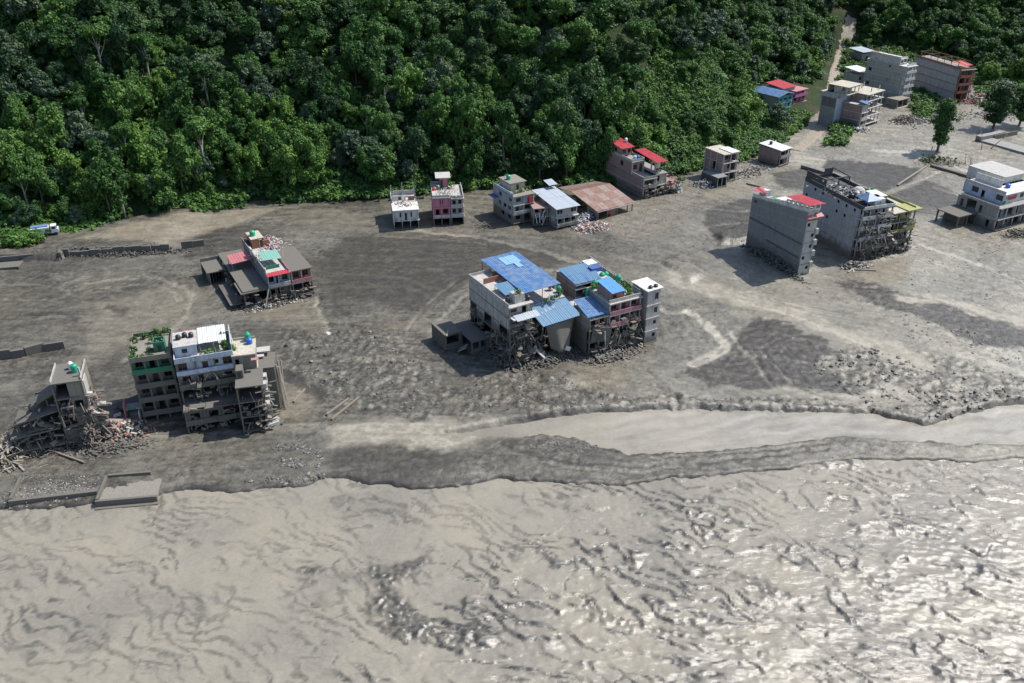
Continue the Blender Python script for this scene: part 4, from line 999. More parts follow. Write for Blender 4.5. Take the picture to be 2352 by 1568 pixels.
heap('rubble', 'dark splintered rubble under the pancaked floors', -90.5, 134.6, 8, 4, 320, 1.1, [mudw, P_('tan', 30), WOOD], 1.6, 0, 5, thin=0.38)
for i, (a, b, w, h, lb) in enumerate((((-80.4, 134.9, 0.2), (-73.2, 140.4, 0.9), 1.2, 0.3, 'long pale concrete beam lying along the edge of the rubble heap'), ((-76.4, 139.5, 1.0), (-76.2, 135.2, 0.2), 0.6, 0.4, 'pale concrete column fallen across the rubble heap towards the river'),
     ((-80.2, 147.6, 0.8), (-76.6, 150.8, 1.0), 3.2, 0.25, 'dark flat slab lying behind the rubble heap'), ((-78.8, 142.5, 2.1), (-77.5, 142.9, 2.4), 1.0, 0.2, 'small white slab tilted on top of the rubble heap'))):
    beam('concrete_beam' if i < 2 else 'concrete_slab', lb, a, b, w, P_('pale', 0.3) if i != 2 else P_('dark'), 'beam' if i < 2 else 'slab', h)
X, Y = -78.3, 141.0
B = Bld('house_remnant', 'pink plastered wall stub with a green shutter above the rubble heap', -76.6, 142.6, 15, 0, 'wall')
B.box('wall', P_('pink', 2), 0, 0.2, 0, 2.4, -0.5, 4.6); B.box('floor_slab', P_('concrete', 2), 0.2, 3.4, 0.4, 2.6, 3.0, 3.2); B.box('shutter', P_('green'), 0.8, 2.2, 0.2, 0.35, 3.2, 3.5); B.box('wall', P_('pale', 2), 2.6, 2.8, -0.6, 2.0, -0.5, 2.8)
# flooded concrete tanks at the water's edge
B = Bld('concrete_basin', 'long muddy concrete wall holding gravel at the river edge', -88.2, 118.6, 11, -1.6, 'retaining wall')
cw = P_('mud', 30); B.box('wall', cw, 0, 14.6, 0, 0.6, 0, 2.0); B.box('ledge', cw, 0, 14.6, -0.7, 0, 0, 0.9); B.box('wall', cw, 0, 0.5, 0.6, 6.8, 0, 2.2); B.box('fill', P_('tan', 30), 0.5, 14.6, 0.6, 6.6, 0, 1.5)
heap('gravel', 'loose grey gravel filling the long concrete basin', *B.w(7, 3.6)[:2], 11, 4.2, 420, 0.45, [P_('concrete', 30), P_('pale'), P_('tan', 30)], 0.25, R(11), 6, 1.2, -0.1)
B = Bld('concrete_basin', 'short concrete basin full of flat brown silt at the river edge', -73.1, 118.7, 8, -1.6, 'retaining wall')
B.box('wall', cw, 0, 10.4, 0, 0.5, 0, 1.9); B.box('ledge', cw, 0, 10.6, -0.8, -0.05, 0, 0.8); B.box('wall', cw, 0, 0.5, 0.5, 7.2, 0, 2.1); B.box('wall', cw, 0.5, 8.0, 6.9, 7.4, 0, 2.2); B.box('fill', P_('tan'), 0.5, 10.2, 0.5, 6.9, 0, 1.5)
B = Bld('concrete_block', 'pale tipped concrete block lying beside the corner house', -47.4, 142.0, 30, -0.2, 'concrete block')
B.part('block', MB().prism([(-1.2, -0.8), (1.3, -0.5), (1.1, 0.9), (-1.0, 1.0)], 0, 1.3), P_('pale', 0.2)); B.part('cap', MB().prism([(-1.0, -0.4), (1.5, -0.1), (1.3, 1.0), (-0.8, 1.1)], 1.31, 1.55), P_('pale', 0.2))

# ================================================================== the low wide house
B = Bld('house', 'low wide silted house with green and red roof canopies and a green tank', -66.3, 192.4, 29)
gs = P_('concrete', 5.5)
B.slab(0, 6.2, 0, 27, 4.6, P_('tan', 30), 0.3, 'roof_slab'); B.slab(-0.6, 6.4, -0.4, 7.0, 4.3, P_('tan', 30), 0.2, 'floor_slab')
for y in range(0, 27, 5): B.col(0.3, y + 0.3, -1, 4.3, gs); B.col(6.0, y + 0.3, -1, 4.3, gs)
B.box('wall', mudw, 3.4, 3.6, 1, 26, -1, 4.25); B.part('fallen_slab', MB().bar((-1.8, 1, 1.2), (-1.8, 14, 1.4), 3.0, 0.25), mudw)
B.block(6.4, 12.0, 0, 24, [0.9, 4.3, 7.6], F=['OO.', 'BDB'], Rt='....', L=['..', '....'], K='.', m=P_('concrete', 5.5), fm=[mudw, P_('greyblue', 5.0)], lm=P_('darkconc', 4), sm=P_('pale', 5.0), recess=[0.4, 1.0], rails=[None, 's'], railm=P_('pale', 4.5), ncol=3, roofm=P_('pale'), ov=0.4)
B.box('wall', P_('darkconc'), 6.2, 6.5, 1.0, 24.2, 7.6, 9.0); B.box('peeling_wall', P_('white'), 6.18, 6.52, 13.5, 15.5, 7.6, 9.6)
B.block(12.3, 17.6, 0, 15, [0.8, 4.2, 7.6], F=['XX', 'WW'], Rt='OWOW', L='....', K='..', m=P_('rosebrick', 4), fm=[mudw, P_('brick', 3.8)], sm=P_('pale', 4.6), recess=[0.3, 0.9], rails=[None, 's'], railm=P_('pink', 3.5), ncol=3, roofm=P_('tan', 30), ov=0.4)
B.sheets(((7.0, 5.0, 9.6), (11.8, 5.0, 9.3), (11.8, 9.6, 9.9), (7.0, 9.6, 10.2)), 4, [SHEET['green']], 0.06); B.posts([(7.1, 5.1), (11.6, 5.1), (11.6, 9.4), (7.1, 9.4)], 7.6, 9.4); B.box('wall', P_('green'), 7.2, 10.6, 3.6, 3.75, 7.6, 8.5)
B.sheets(((6.3, -0.9, 7.6), (12.1, -0.9, 7.6), (12.1, 0.8, 7.95), (6.3, 0.8, 7.95)), 5, [SHEET['red']], 0.05)
B.sheets(((0.7, 13.2, 6.7), (6.2, 13.2, 7.1), (6.2, 18.5, 7.5), (0.7, 18.5, 7.1)), 4, [SHEET['pinkred']], 0.06); B.posts([(0.9, 13.4), (6.0, 13.4), (0.9, 18.2)], 4.6, 6.8)
B.box('stair_wall', P_('orange'), 7.6, 9.6, 18.3, 18.5, 7.6, 10.2); B.box('stair_wall', P_('orange'), 10.5, 12.2, 18.3, 18.5, 7.6, 9.4); B.box('stair_wall', P_('orange'), 7.6, 7.8, 18.5, 23.5, 7.6, 10.2); B.box('door', HOLE, 9.65, 10.45, 18.2, 18.28, 7.62, 9.8); B.slab(7.4, 10.8, 18.0, 23.6, 10.4, P_('cream'), 0.2, 'stair_roof'); B.box('wall', P_('orange'), 6.5, 7.4, 22.3, 24, 7.6, 8.6)
B.parapet(6.4, 12.0, 0, 24, 7.6, P_('pink'), 0.6, 'RK'); tank(B, 8.6, 20.6, 10.4, 'green', 'green water tank on the orange brick stair hut of the low wide house', 0.75, 1.5)
for k in range(5): B.box('old_wall', gs, -4.5 + k * 0.9, -4.3 + k * 0.9, 18 + k, 24 + k * .4, -1, 3.4)
B.slab(-5, 0, 18, 26, 3.5, P_('tan', 30), 0.25, 'low_roof'); B.box('old_wall', gs, -5, 0, 26, 26.2, -1, 4.4)
wreck(B, -0.6, 18, -0.9, 0.4, 0.2, 3.6, 90, 0.9, [mudw, P_('tan', 30), P_('concrete', 30), WOOD], 62); wreck(B, -1.5, 0.4, 0, 26, 0.2, 3.8, 90, 1.1, [mudw], 63)
heap('rubble', 'pink and white roof rubble on the low wide house', *B.w(12.8, 19)[:2], 3.6, 6, 150, 0.7, [P_('pale'), P_('pink'), P_('white')], 1.0, R(29), 8, z=7.6)
heap('rubble', 'white broken plaster scattered over the middle of the low roof', *B.w(9.6, 13)[:2], 3.4, 5, 130, 0.6, [P_('white'), P_('pale'), P_('cream')], 0.5, R(29), 9, z=7.62)
heap('rubble', 'muddy wreckage under the front of the low wide house', *B.w(6, -1)[:2], 9, 2, 190, 0.8, [mudw, P_('concrete', 30), P_('pale')], 0.9, R(29), 10)
beam('pole', 'thin pale pole propped against the front of the low wide house', B.w(4.4, -2.4, 0.5), B.w(6.4, -0.4, 4.6), 0.2, DEADWOOD, 'pole')

# ================================================================== the blue-roofed pair in the middle
B = Bld('house', 'large wrecked house with a big blue ribbed roof and a stained bare side wall', -0.6, 164.8, 31)
sc = P_('pale', 9.0, dirt=0.9); rw = P_('concrete', 11.5)
B.block(0, 5.8, 0, 18, [0.4, 3.4, 6.4, 9.2, 12.0, 14.6], F=['X.', 'XO', 'OX', 'O.', 'WD'], Rt='....', L=['XX.XX', 'XXXXX', 'X.X.X', '....', '....'], K='..', m=rw, fm=[mudw, mudw, mudw, P_('pale', 9), P_('pale', 9)], lm=sc, sm=P_('tan', 9), ncol=2, recess=[1.5, 1.2, 1.0, 0.3, 0.8], ov=0.3, roofm=P_('pale'))
B.parapet(0, 5.8, 0.2, 18, 14.6, P_('pale'), 0.7, 'LK')
B.block(6.0, 16.0, 3.2, 21, [0.5, 3.4, 6.2, 9.0, 12.0], F=['X.XX', 'XX.X', '.XXO', 'W.DW'], Rt='..W..', L='.', K='...', m=rw, fm=[mudw, mudw, mudw, P_('orange', 8.0)], sm=P_('tan', 9), ncol=4, recess=[1.8, 1.4, 1.0, 0.6], ov=0.5, roofm=P_('pale'))
B.sheets(((5.0, 2.0, 15.9), (14.6, 2.0, 15.9), (14.6, 21.3, 16.5), (5.0, 21.3, 16.5)), 9, [SHEET['blue']], 0.07, 0.5, courses=3)
for i, (a, b, c_, d) in enumerate(((8.6, 12.7, 15.6, 19.6), (10.4, 11.8, 13.2, 15.5))): B.sheets(((a, c_, 16.42 + 0.03 * (1 - i)), (b, c_, 16.42 + 0.03 * (1 - i)), (b, d, 16.6), (a, d, 16.6)), 3 if i == 0 else 1, [SHEET['clear']], 0.07, 0.5)
B.posts([(5.2, 2.2), (14.4, 2.2), (5.2, 11.5), (14.4, 11.5), (5.2, 21), (14.4, 21), (9.8, 2.2)], 12.0, 15.9)
B.sheets(((1.4, 4.0, 15.5), (5.2, 4.0, 15.5), (5.2, 9.0, 16.0), (1.4, 9.0, 16.0)), 4, [SHEET['palebl']], 0.06); B.posts([(1.6, 4.2), (1.6, 8.8), (5.0, 4.2)], 14.6, 15.5)
B.box('roof_wall', P_('brick'), 4.8, 8.8, 15.5, 15.7, 12.0, 15.6); B.box('roof_wall', P_('brick'), 1.0, 5.0, 12.8, 13.0, 14.6, 15.9); B.box('roof_hut', P_('pale'), 2.0, 4.4, 0.9, 3.2, 14.6, 16.6); B.slab(0.2, 6.6, -1.6, 0.4, 12.2, P_('white'), 0.2, 'canopy_slab')
B.sheets(((0.8, -2.2, 12.0), (6.6, -2.2, 12.0), (6.6, -0.2, 12.5), (0.8, -0.2, 12.5)), 5, [SHEET['zinc']], 0.06)
B.sheets(((7.0, -2.7, 9.3), (17.0, -2.7, 9.5), (16.2, 4.6, 12.3), (6.2, 3.0, 12.0)), 9, SHEET['palebl'], 0.07, 0.5, courses=2)
for k, (x, y) in enumerate(((8.6, 0.8), (9.7, 1.0), (10.8, 1.2), (12.2, 1.6), (9.3, 2.3))): zz = 9.4 + (y + 2.7) / 7 * 2.7; B.part('loose_sheet', MB().bar((x, y - 0.6, zz - 0.05), (x + 0.25, y + 0.5, zz + 0.38), 0.6, 0.06), P_('pale'))
garden(B, 'roof_garden', '', [(15.6, 3.4, 12.2, 0.8, 1.0, 12), (15.4, 7, 12.2, 0.7, 1.2, 14), (12, 2.2, 12.3, 2.0, 0.6, 12), (3.2, 1.6, 16.6, 0.8, 0.7, 8)])
tank(B, 16.2, 5.2, 12.0, 'green', 'green water tank among plants between the two blue-roofed houses', 0.6, 1.6)
for x, y, lb in ((1.0, 2.4, 'black water tank at the corner of the stained bare wall'), (5.4, 1.2, 'black water tank beside the low round roof hut')): tank(B, x, y, 14.6, 'black', lb, 0.55, 1.2)
wreck(B, -0.4, 6.4, -1.2, 0.2, 0.5, 11.5, 120, 1.2, [mudw, P_('tan', 30), P_('concrete', 30), WOOD], 51); wreck(B, -0.7, 0.1, 0, 17, 0.5, 8.0, 110, 1.1, [mudw, P_('tan', 30), P_('concrete', 30), WOOD], 52); wreck(B, 6, 16, 1.6, 3.4, 0.5, 9, 90, 1.2, [mudw, P_('tan', 30), P_('concrete', 30), WOOD], 53)
# hanging grey tarpaulin / collapsed cladding in front
def drape(name, pts_top, pts_bot, sag, mt, parent, nx=14, nz=9):
    V, F = [], []
    for j in range(nz + 1):
        v = j / nz
        for i in range(nx + 1):
            u = i / nx; a = Vector(pts_top[0]).lerp(Vector(pts_top[1]), u); b = Vector(pts_bot[0]).lerp(Vector(pts_bot[1]), u)
            p = a.lerp(b, v); bulge = math.sin(math.pi * u) * (0.35 + v) * sag
            V.append((p.x + 0.1 * math.sin(9 * u + 2 * v), p.y - bulge + 0.18 * math.sin(14 * u) * v, p.z - 0.5 * math.sin(math.pi * u) * v * sag))
    for j in range(nz):
        for i in range(nx): a = j * (nx + 1) + i; F.append((a, a + 1, a + nx + 2, a + nx + 1))
    me = bpy.data.meshes.new(name); me.from_pydata(V, [], F); me.update(); me.materials.append(mt)
    me.polygons.foreach_set('use_smooth', [True] * len(F)); o = link(name, me, parent); o.modifiers.new('thick', 'SOLIDIFY').thickness = 0.06; return o
drape('hanging_cladding', ((8.2, -1.6, 9.2), (16.2, -1.4, 9.4)), ((9.4, -2.0, 2.8), (14.6, -2.2, 2.8)), 1.3, P_('concrete', 30), B.root)
B.part('fallen_slab', MB().bar((6.2, -0.4, 3.6), (8.6, -2.6, 0.6), 2.2, 0.2), P_('pale', 0.5)); B.part('white_panel', MB().bar((12.3, -3.75, 3.0), (13.6, -3.8, 2.3), 0.2, 1.0), P_('white'))
for k in range(16):
    a = (br.uniform(0.5, 14), br.uniform(-1.6, 0.2), br.uniform(2, 9)); B.part('hanging_beam', MB().bar(a, (a[0] + br.uniform(-1.6, 1.6), a[1] - br.uniform(0, 1.0), a[2] - br.uniform(1.5, 4)), br.uniform(0.14, 0.3)), mudw if k % 3 else P_('pale', 6))
heap('rubble', 'dark rubble skirt under the front of the big blue-roofed house', *B.w(9.5, -2.2)[:2], 9, 3.2, 420, 0.9, [mudw, P_('tan', 30), P_('concrete', 30), P_('mud', 30)], 1.4, R(31), 12)
heap('rubble', 'broken floor pieces under the side arches of the big blue-roofed house', *B.w(-0.6, 3)[:2], 2.0, 7, 160, 0.9, [mudw, P_('tan', 30)], 1.6, R(31), 13)
# right-hand blue-roofed house
B = Bld('house', 'pink and blue-roofed house with a rooftop garden and torn lower floors', 17.1, 169.2, 28)
pk = P_('pink', 6.5)
B.block(0, 4.9, 0, 12, [0.6, 3.6, 6.6, 9.4], F=['X.', 'XO', 'WW'], Rt='..', L=['...', '...', '...'], K='.', m=P_('concrete', 7), fm=[mudw, mudw, pk], sm=P_('tan', 7), ncol=3, recess=[1.0, 1.0, 0.6], ov=0.3, roofm=P_('pale'))
B.sheets(((-0.6, -0.3, 10.1), (5.2, -0.3, 10.1), (5.0, 7.4, 10.9), (0.2, 7.4, 10.9)), 5, [SHEET['blue']], 0.07, 0.5, courses=2); B.posts([(0.2, 0.1), (4.6, 0.1), (0.4, 7.0)], 9.4, 10.3)
B.block(5.1, 13.6, 0, 18, [0.4, 3.2, 6.2, 9.2, 12.1], F=['XOX', 'WDW', 'WDW', 'WDW'], Rt='......', L='......', K='...', m=P_('concrete', 7), fm=[mudw, P_('brick', 8), pk, P_('pink', 5)], sm=P_('pale', 5.5), recess=[1.2, 1.2, 1.0, 0.6], rails=[None, 's', 's', 's'], railm=[mudw, P_('pale', 6), P_('pink', 5), P_('pink', 5)], ncol=4, ov=0.5, roofm=P_('pale'))
B.parapet(5.1, 13.6, 0, 18, 12.1, P_('pale'), 0.8, 'FR')
B.wall('F', 6.0, 9.2, 0.6, 12.1, 14.2, 'W.', P_('brick')); B.wall('L', 0.6, 6.5, 6.0, 12.1, 14.2, '..', P_('rosebrick')); B.wall('R', 0.6, 6.5, 9.2, 12.1, 14.2, 'D.', P_('brick'))
B.sheets(((5.8, 0.2, 14.3), (9.5, 0.2, 14.3), (9.5, 6.8, 14.9), (5.8, 6.8, 14.9)), 4, [SHEET['sky']], 0.06)
B.block(2.2, 11.2, 9.7, 18.2, [12.1, 13.2], F=None, Rt='.', L='.', K=None, m=P_('rosebrick'), sm=P_('pale'), ncol=0, base=9.4); B.slab(2.2, 5.1, 9.7, 18, 10.0, P_('pale')); B.box('back_wall', P_('concrete', 7), 2.2, 5.0, 12.1, 18, -1, 9.7)
B.sheets(((2.0, 9.5, 13.4), (9.0, 9.5, 13.4), (11.4, 17.8, 13.9), (2.2, 17.8, 13.9)), 8, [SHEET['blue'], SHEET['palebl']] + [SHEET['palebl']] * 6, 0.07, 0.5, courses=2)
B.wall('R', 0, 22, 13.9, 12.1, 13.2, 'XXXX.', P_('concrete')); B.rail('R', 0.3, 21.8, 13.4, 12.1, P_('bluegrey'), 1.3, False); B.slab(11.0, 13.7, 18, 22, 12.1, P_('concrete'), 0.3); B.box('back_wall', P_('concrete', 6), 11, 13.6, 18, 22, -1, 11.8)
B.box('roof_hut', P_('white'), 9.6, 12.4, 16.2, 19.0, 12.1, 14.0); B.box('roof_hut', SHEET['deep'], 8.9, 11.6, 13.4, 15.2, 12.1, 14.2)
for x, y, r, h, cl, lb in ((6.6, 8.4, .7, 2.0, 'green', 'green water tank at the corner of the long blue roof on the garden house'), (10.4, 11.2, .7, 1.9, 'green', 'green-blue water tank in front of the dark blue roof hut'), (11.6, 11.4, .65, 1.7, 'green', 'green water tank between the dark blue hut and the roof railing'), (12.9, 8.2, .7, 2.0, 'green', 'green water tank at the roof railing nearest the white tower'), (4.9, 8.8, .6, 2.2, 'green', 'green water tank standing on the lower roof behind the torn blue sheet'), (4.2, 9.4, .5, 1.4, 'black', 'black water tank on the lower roof beside the green one')): tank(B, x, y, 12.1 if x > 5.1 else 10.0, cl, lb, r, h)
garden(B, 'roof_garden', '', [(10.8, 2.0, 12.1, 1.5, 1.2, 26), (12.2, 4.5, 12.1, 1.0, 1.5, 24), (10.4, 5.5, 12.1, 1.0, 1.4, 18), (7.8, 8.0, 12.1, 1.6, 1.3, 20), (9.8, 9, 12.1, 1.4, 1.2, 16), (5.6, 7.6, 12.1, 0.6, 1.4, 10), (12.4, 10, 12.1, 0.6, 1.0, 8)])
for k in range(18): a = (br.uniform(3.0, 12), br.uniform(-1.4, -0.2), br.uniform(2, 7.5)); B.part('hanging_beam', MB().bar(a, (a[0] + br.uniform(-2, 2), a[1] - br.uniform(0, 1.2), a[2] - br.uniform(1.5, 4.0)), br.uniform(0.12, 0.26)), P_('pale', 5) if k % 2 else mudw)
B.part('fallen_slab', MB().bar((0.6, -0.3, 5.6), (5.0, -1.2, 5.0), 0.25, 3.6), P_('tan', 30)); B.part('fallen_slab', MB().bar((0.5, -2.0, 0.9), (6.5, -2.8, 0.2), 2.6, 0.3), mudw)
wreck(B, 0, 13.6, -1.4, 0.2, 0.3, 8.5, 170, 1.2, [mudw, P_('tan', 30), P_('concrete', 30), WOOD], 54)
heap('rubble', 'muddy wreckage of posts and floors below the pink garden house', *B.w(5, -2.6)[:2], 8, 3.2, 300, 0.9, [mudw, P_('tan', 30), WOOD, P_('pale', 2)], 1.1, R(28), 14)
B = Bld('concrete_tower', 'slim pale concrete tower with two black roof tanks beside the pink garden house', 30.4, 174.7, 30, None, 'tower')
B.block(0, 3.7, 0, 5.6, [0.1, 3.3, 6.6, 9.9, 13.6], F=['.o', '.o', '.W', '.W'], Rt=['.G', '.G', 'w.', 'w.'], L='.', K='..', m=P_('pale', 2.5), lm=P_('concrete', 7), sm=P_('pale', 2.5), ncol=0, ov=0.15, roofm=P_('white'))
B.slab(-0.3, 4.3, -0.3, 5.9, 13.75, P_('white'), 0.14, 'roof_edge')
for x, lb in ((1.4, 'black water tank on the slim concrete tower, nearer the pink house'), (2.9, 'black water tank on the outer corner of the slim concrete tower')): tank(B, x, 0.9, 13.76, 'black', lb, 0.5, 0.6)
for z in (2.0, 4.8, 8.0): B.box('balcony', P_('concrete', 6), 3.7, 4.7, 1.0, 3.4, z, z + 0.2)
# low silted wing beside the big house
B = Bld('low_house', 'low L-shaped flat-roofed building buried in silt beside the stained wall', -15.2, 172.0, 31)
B.block(0, 4.2, 0.2, 6.8, [0.2, 3.9], F='U', Rt='..', L='..', K='.', m=mudw, sm=sl, ncol=2, roofm=sl, ov=0.3)
B.block(4.3, 10.6, -4.6, 4.6, [0.2, 3.4], F='UUU', Rt='..', L='XU', K='..', m=mudw, sm=sl, ncol=4, roofm=sl, ov=0.5)
B.part('awning_post', MB().bar((0.2, -0.6, 3.9), (1.6, 1.6, 3.95), 0.2), P_('pale')); B.part('fallen_panel', MB().bar((2.2, -2.2, 0.4), (3.6, -3.6, 1.8), 2.0, 0.2), P_('concrete', 2))

# ================================================================== the row at the forest edge
B = Bld('unfinished_house', 'small unfinished white house with bare column stubs on its roof', -35.4, 243.8, 10)
wp = P_('white', 3.2)
B.block(0, 7.6, 0, 6.4, [0.2, 2.9, 6.2], F=['XX', '.WDW.'], Rt=['..', 'W.'], L='..', K='..', m=P_('pale', 3.4), fm=[mudw, wp], sm=P_('white', 3.0), ncol=4, ov=0.35, roofm=P_('white'))
B.block(0, 7.4, 6.4, 13.5, [0.2, 2.9, 6.1], F='XX', Rt='..', L='..', K='..', m=P_('pale', 3.4), sm=P_('pale', 3), ncol=0, roofm=P_('pale')); B.wall('L', 6.4, 13.5, 0, 6.1, 7.4, '...', P_('white')); B.wall('K', 0.2, 7.2, 13.4, 6.1, 7.5, '..', P_('pale')); B.wall('F', 0.3, 3.4, 8.4, 6.1, 7.6, '.D', P_('white')); B.wall('F', 4.0, 7.0, 8.0, 6.1, 7.4, 'G.', P_('brick'))
for x, y, h in ((0.2, 6.2, 3.0), (0.2, 9.5, 3.4), (0.3, 13, 3.2), (3.7, 13, 3.8), (7.2, 13, 3.8), (7.2, 9.5, 3.2), (7.2, 6.4, 2.6), (3.6, 6.4, 2.6), (3.7, 9.2, 3.0)): B.col(x, y, 6.2, 6.2 + h, P_('pale'), 0.26, 'column_stub')
heap('rubble', 'scraps of board and brick on the unfinished white roof', *B.w(3.6, 4.6)[:2], 4, 3, 70, 0.5, [P_('brick'), HOLE, P_('pale')], 0.5, 0, 20, z=6.22)
B = Bld('house', 'narrow pink house with a grey half and a pink stair turret', -23.8, 247.5, 7)
COL['rosepink'] = (0.56, 0.21, 0.28); pk = P_('rosepink', 2.6)
B.block(0, 5.2, 0, 12.5, [2.4, 5.6, 8.8], F=['DW', '.W.'], Rt='...', L=['....', '....'], K='..', m=P_('concrete', 3.0), lm=P_('darkconc', 2.5), fm=[pk, P_('rosepink')], sm=P_('rosepink', 3.0), recess=[0.9, 0.2], rails=['s', None], railm=P_('pale', 2), ncol=3, ov=0.35, roofm=P_('pale'))
B.block(5.4, 9.3, 0.5, 12.5, [2.4, 5.4, 8.2], F=['WW', 'GW'], Rt='.W.', L=None, K='..', m=P_('concrete', 3.0), fm=P_('pale', 3.0), sm=P_('pale', 2.6), recess=[0.8, 0.5], rails=['s', 's'], railm=P_('pale', 2.0), ncol=2, ov=0.4, roofm=P_('pale'))
B.parapet(0, 5.2, 0, 12.5, 8.8, P_('pale'), 0.7, 'FLK'); B.parapet(5.4, 9.3, 0.5, 12.5, 8.2, P_('pale'), 0.8, 'FR')
B.wall('F', 2.6, 5.2, 8.6, 8.8, 12.0, 'D.', P_('rosepink'), frame=FRAME); B.wall('L', 8.6, 12.4, 2.6, 8.8, 12.0, '.', P_('magenta')); B.wall('R', 8.6, 12.4, 5.2, 8.8, 12.0, '.', P_('magenta')); B.slab(1.4, 6.0, 7.4, 13.0, 12.3, P_('pale'), 0.22, 'stair_roof')
tank(B, 2.0, 7.2, 8.8, 'green', 'green water tank on the pink house, beside the stair turret', 0.65, 1.5); tank(B, 0.9, 6.6, 8.8, 'red', 'red water tank on the roof of the narrow pink house', 0.65, 1.0)
garden(B, 'roof_garden', '', [(5.6, 7.5, 8.6, 0.7, 2.0, 16), (6.4, 9, 8.4, 0.8, 1.6, 10)], mk='light'); heap('rubble', 'household clutter drying on the pink house roof', *B.w(4, 4)[:2], 5, 5, 90, 0.5, [P_('pale'), P_('red'), WOOD, P_('green')], 0.7, 0, 21, z=8.82)
B = Bld('house', 'grey-blue muddy house with a cream roof room and a green tank', 0.4, 247.6, 30)
B.block(0, 7.2, 0, 12.5, [0.6, 3.4, 6.2, 9.0], F=['OX', 'DW', 'W.'], Rt='....', L=['OO.', 'WOW.', 'W.W.'], K='..', m=P_('bluegrey', 4.2), sm=P_('pale', 4), ncol=3, recess=[0.3, 0.8, 0.2], rails=[None, 's', None], ov=0.35, roofm=P_('tan'))
B.wall('F', 1.8, 7.0, 5.0, 9.0, 11.2, '.D.', P_('cream')); B.wall('R', 5, 11.5, 7.0, 9.0, 11.2, '..', P_('cream')); B.wall('L', 5, 11.5, 1.8, 9.0, 11.2, '..', P_('pale')); B.slab(1.5, 7.4, 4.6, 11.8, 11.4, P_('tan'), 0.2, 'roof_slab'); B.rail('L', 0.2, 12, 0, 9.0, P_('greyblue'), 0.9, True)
tank(B, 3.2, 8.5, 11.4, 'green', 'dark green water tank on the cream roof room at the forest edge', 0.7, 1.5); garden(B, 'roof_garden', '', [(3, 2.6, 9.0, 1.6, 0.9, 18), (6.5, 3, 9, 1.0, 1.2, 14), (7.8, 9, 8.0, 1.2, 2.0, 20)])
B.box('red_drum', P_('red'), 5.2, 6.6, -0.5, 0.5, 6.3, 8.2); B.box('side_canopy', SHEET['deep'], -2.2, 0.1, 8.5, 12, 6.4, 6.5)
B = Bld('ruined_house', 'low broken house with torn front posts between grey-blue and zinc-roofed houses', 6.4, 247.4, 12)
B.block(0, 6.6, 0, 10, [0.4, 3.0, 5.6], F=['XO', 'ODO'], Rt='..', L='..', K='..', m=P_('cream', 3.2), sm=P_('pale', 3), ncol=4, recess=[1.0, 0.7], ov=0.8, roofm=P_('rosebrick')); garden(B, 'roof_garden', '', [(5.4, 1.6, 5.7, 0.9, 0.6, 10), (2, 6, 5.6, 1.6, 1.6, 20)])
for k in range(6): a = (br.uniform(0, 6), -0.9, br.uniform(3, 5.4)); B.part('hanging_beam', MB().bar(a, (a[0] + br.uniform(-2, 2), a[1] - 0.4, a[2] - 3), 0.2), P_('white'))
B = Bld('house', 'grey house with a zinc sheet roof and a white windowed front', 13.4, 244.3, 28)
B.block(0, 7.4, 0, 14, [0.8, 3.6], F='UUU', Rt='...', L='...', K='..', m=P_('pale', 2.8), sm=P_('pale', 2.0), ncol=4, recess=1.0, rails=['s'], ov=0.5); B.wall('F', 0, 7.2, 0.3, 3.6, 6.4, 'B.B', P_('pale'), frame=WFRAME); B.wall('R', 0.5, 14, 7.2, 3.6, 6.4, '.W.W', P_('pale')); B.wall('L', 0.5, 14, 0.2, 3.6, 6.4, '...', P_('concrete')); B.wall('K', 0.3, 7.0, 13.9, 3.6, 7.2, '..', P_('concrete'))
B.sheets(((-0.6, -0.7, 6.5), (7.8, -0.7, 6.5), (7.6, 14.5, 7.8), (-0.6, 14.5, 7.8)), 7, [SHEET['zinc']], 0.06, 0.5, courses=2); B.sheets(((4.6, 12.6, 9.0), (7.6, 12.6, 9.0), (7.6, 16.4, 9.6), (4.6, 16.4, 9.6)), 3, [SHEET['zinc']], 0.06); B.posts([(4.8, 12.8), (7.4, 12.8), (7.4, 16.2)], -1, 9.0)
B = Bld('shed', 'long shed with a big rusty brown corrugated roof sagging in the mud', 25.6, 250.4, 33, None, 'shed')
def lo(X, Y, z): a = B.loc(X, Y); return (a[0], a[1], z)
B.sheets((lo(26.0, 251.0, 3.0), lo(38.7, 259.5, 3.0), lo(31.6, 269.4, 5.6), lo(18.7, 261.6, 5.6)), 12, [SHEET['rust'], SHEET['rust2'], SHEET['rust'], SHEET['rust'], SHEET['rust2']], 0.08, 0.45, courses=3)
B.sheets((lo(31.6, 269.5, 5.6), lo(18.7, 261.7, 5.6), lo(14.9, 271.4, 3.6), lo(27.5, 277.4, 3.6)), 8, [SHEET['rust'], SHEET['rust2']], 0.08, 0.45, courses=2)
L_ = B.loc(18.7, 261.6)[1]
B.wall('F', 0.8, 14.8, 0.8, -1, 2.9, 'XX.XX', P_('brick', 2)); B.wall('L', 0.8, 18, 1.6, -1, 3.3, '.X.', P_('darkconc', 2)); B.posts([(1, 0.7), (5, 0.7), (9, 0.7), (13, 0.7), (15, 0.7)], -1, 3.0, P_('concrete', 3), 0.25); B.box('gutter_beam', P_('pale'), 1.0, 15.4, 0.2, 0.4, 2.6, 2.85); B.box('red_shutter', P_('red'), 5.0, 6.2, 0.55, 0.7, 1.2, 2.6)
heap('rubble', 'splintered timber and brick washed up in front of the rusty shed', 24.0, 246.0, 7, 5, 330, 0.9, [P_('pale'), P_('pink', 0.2), WOOD, P_('brick'), P_('white'), DEADWOOD], 1.0, 0.4, 22)
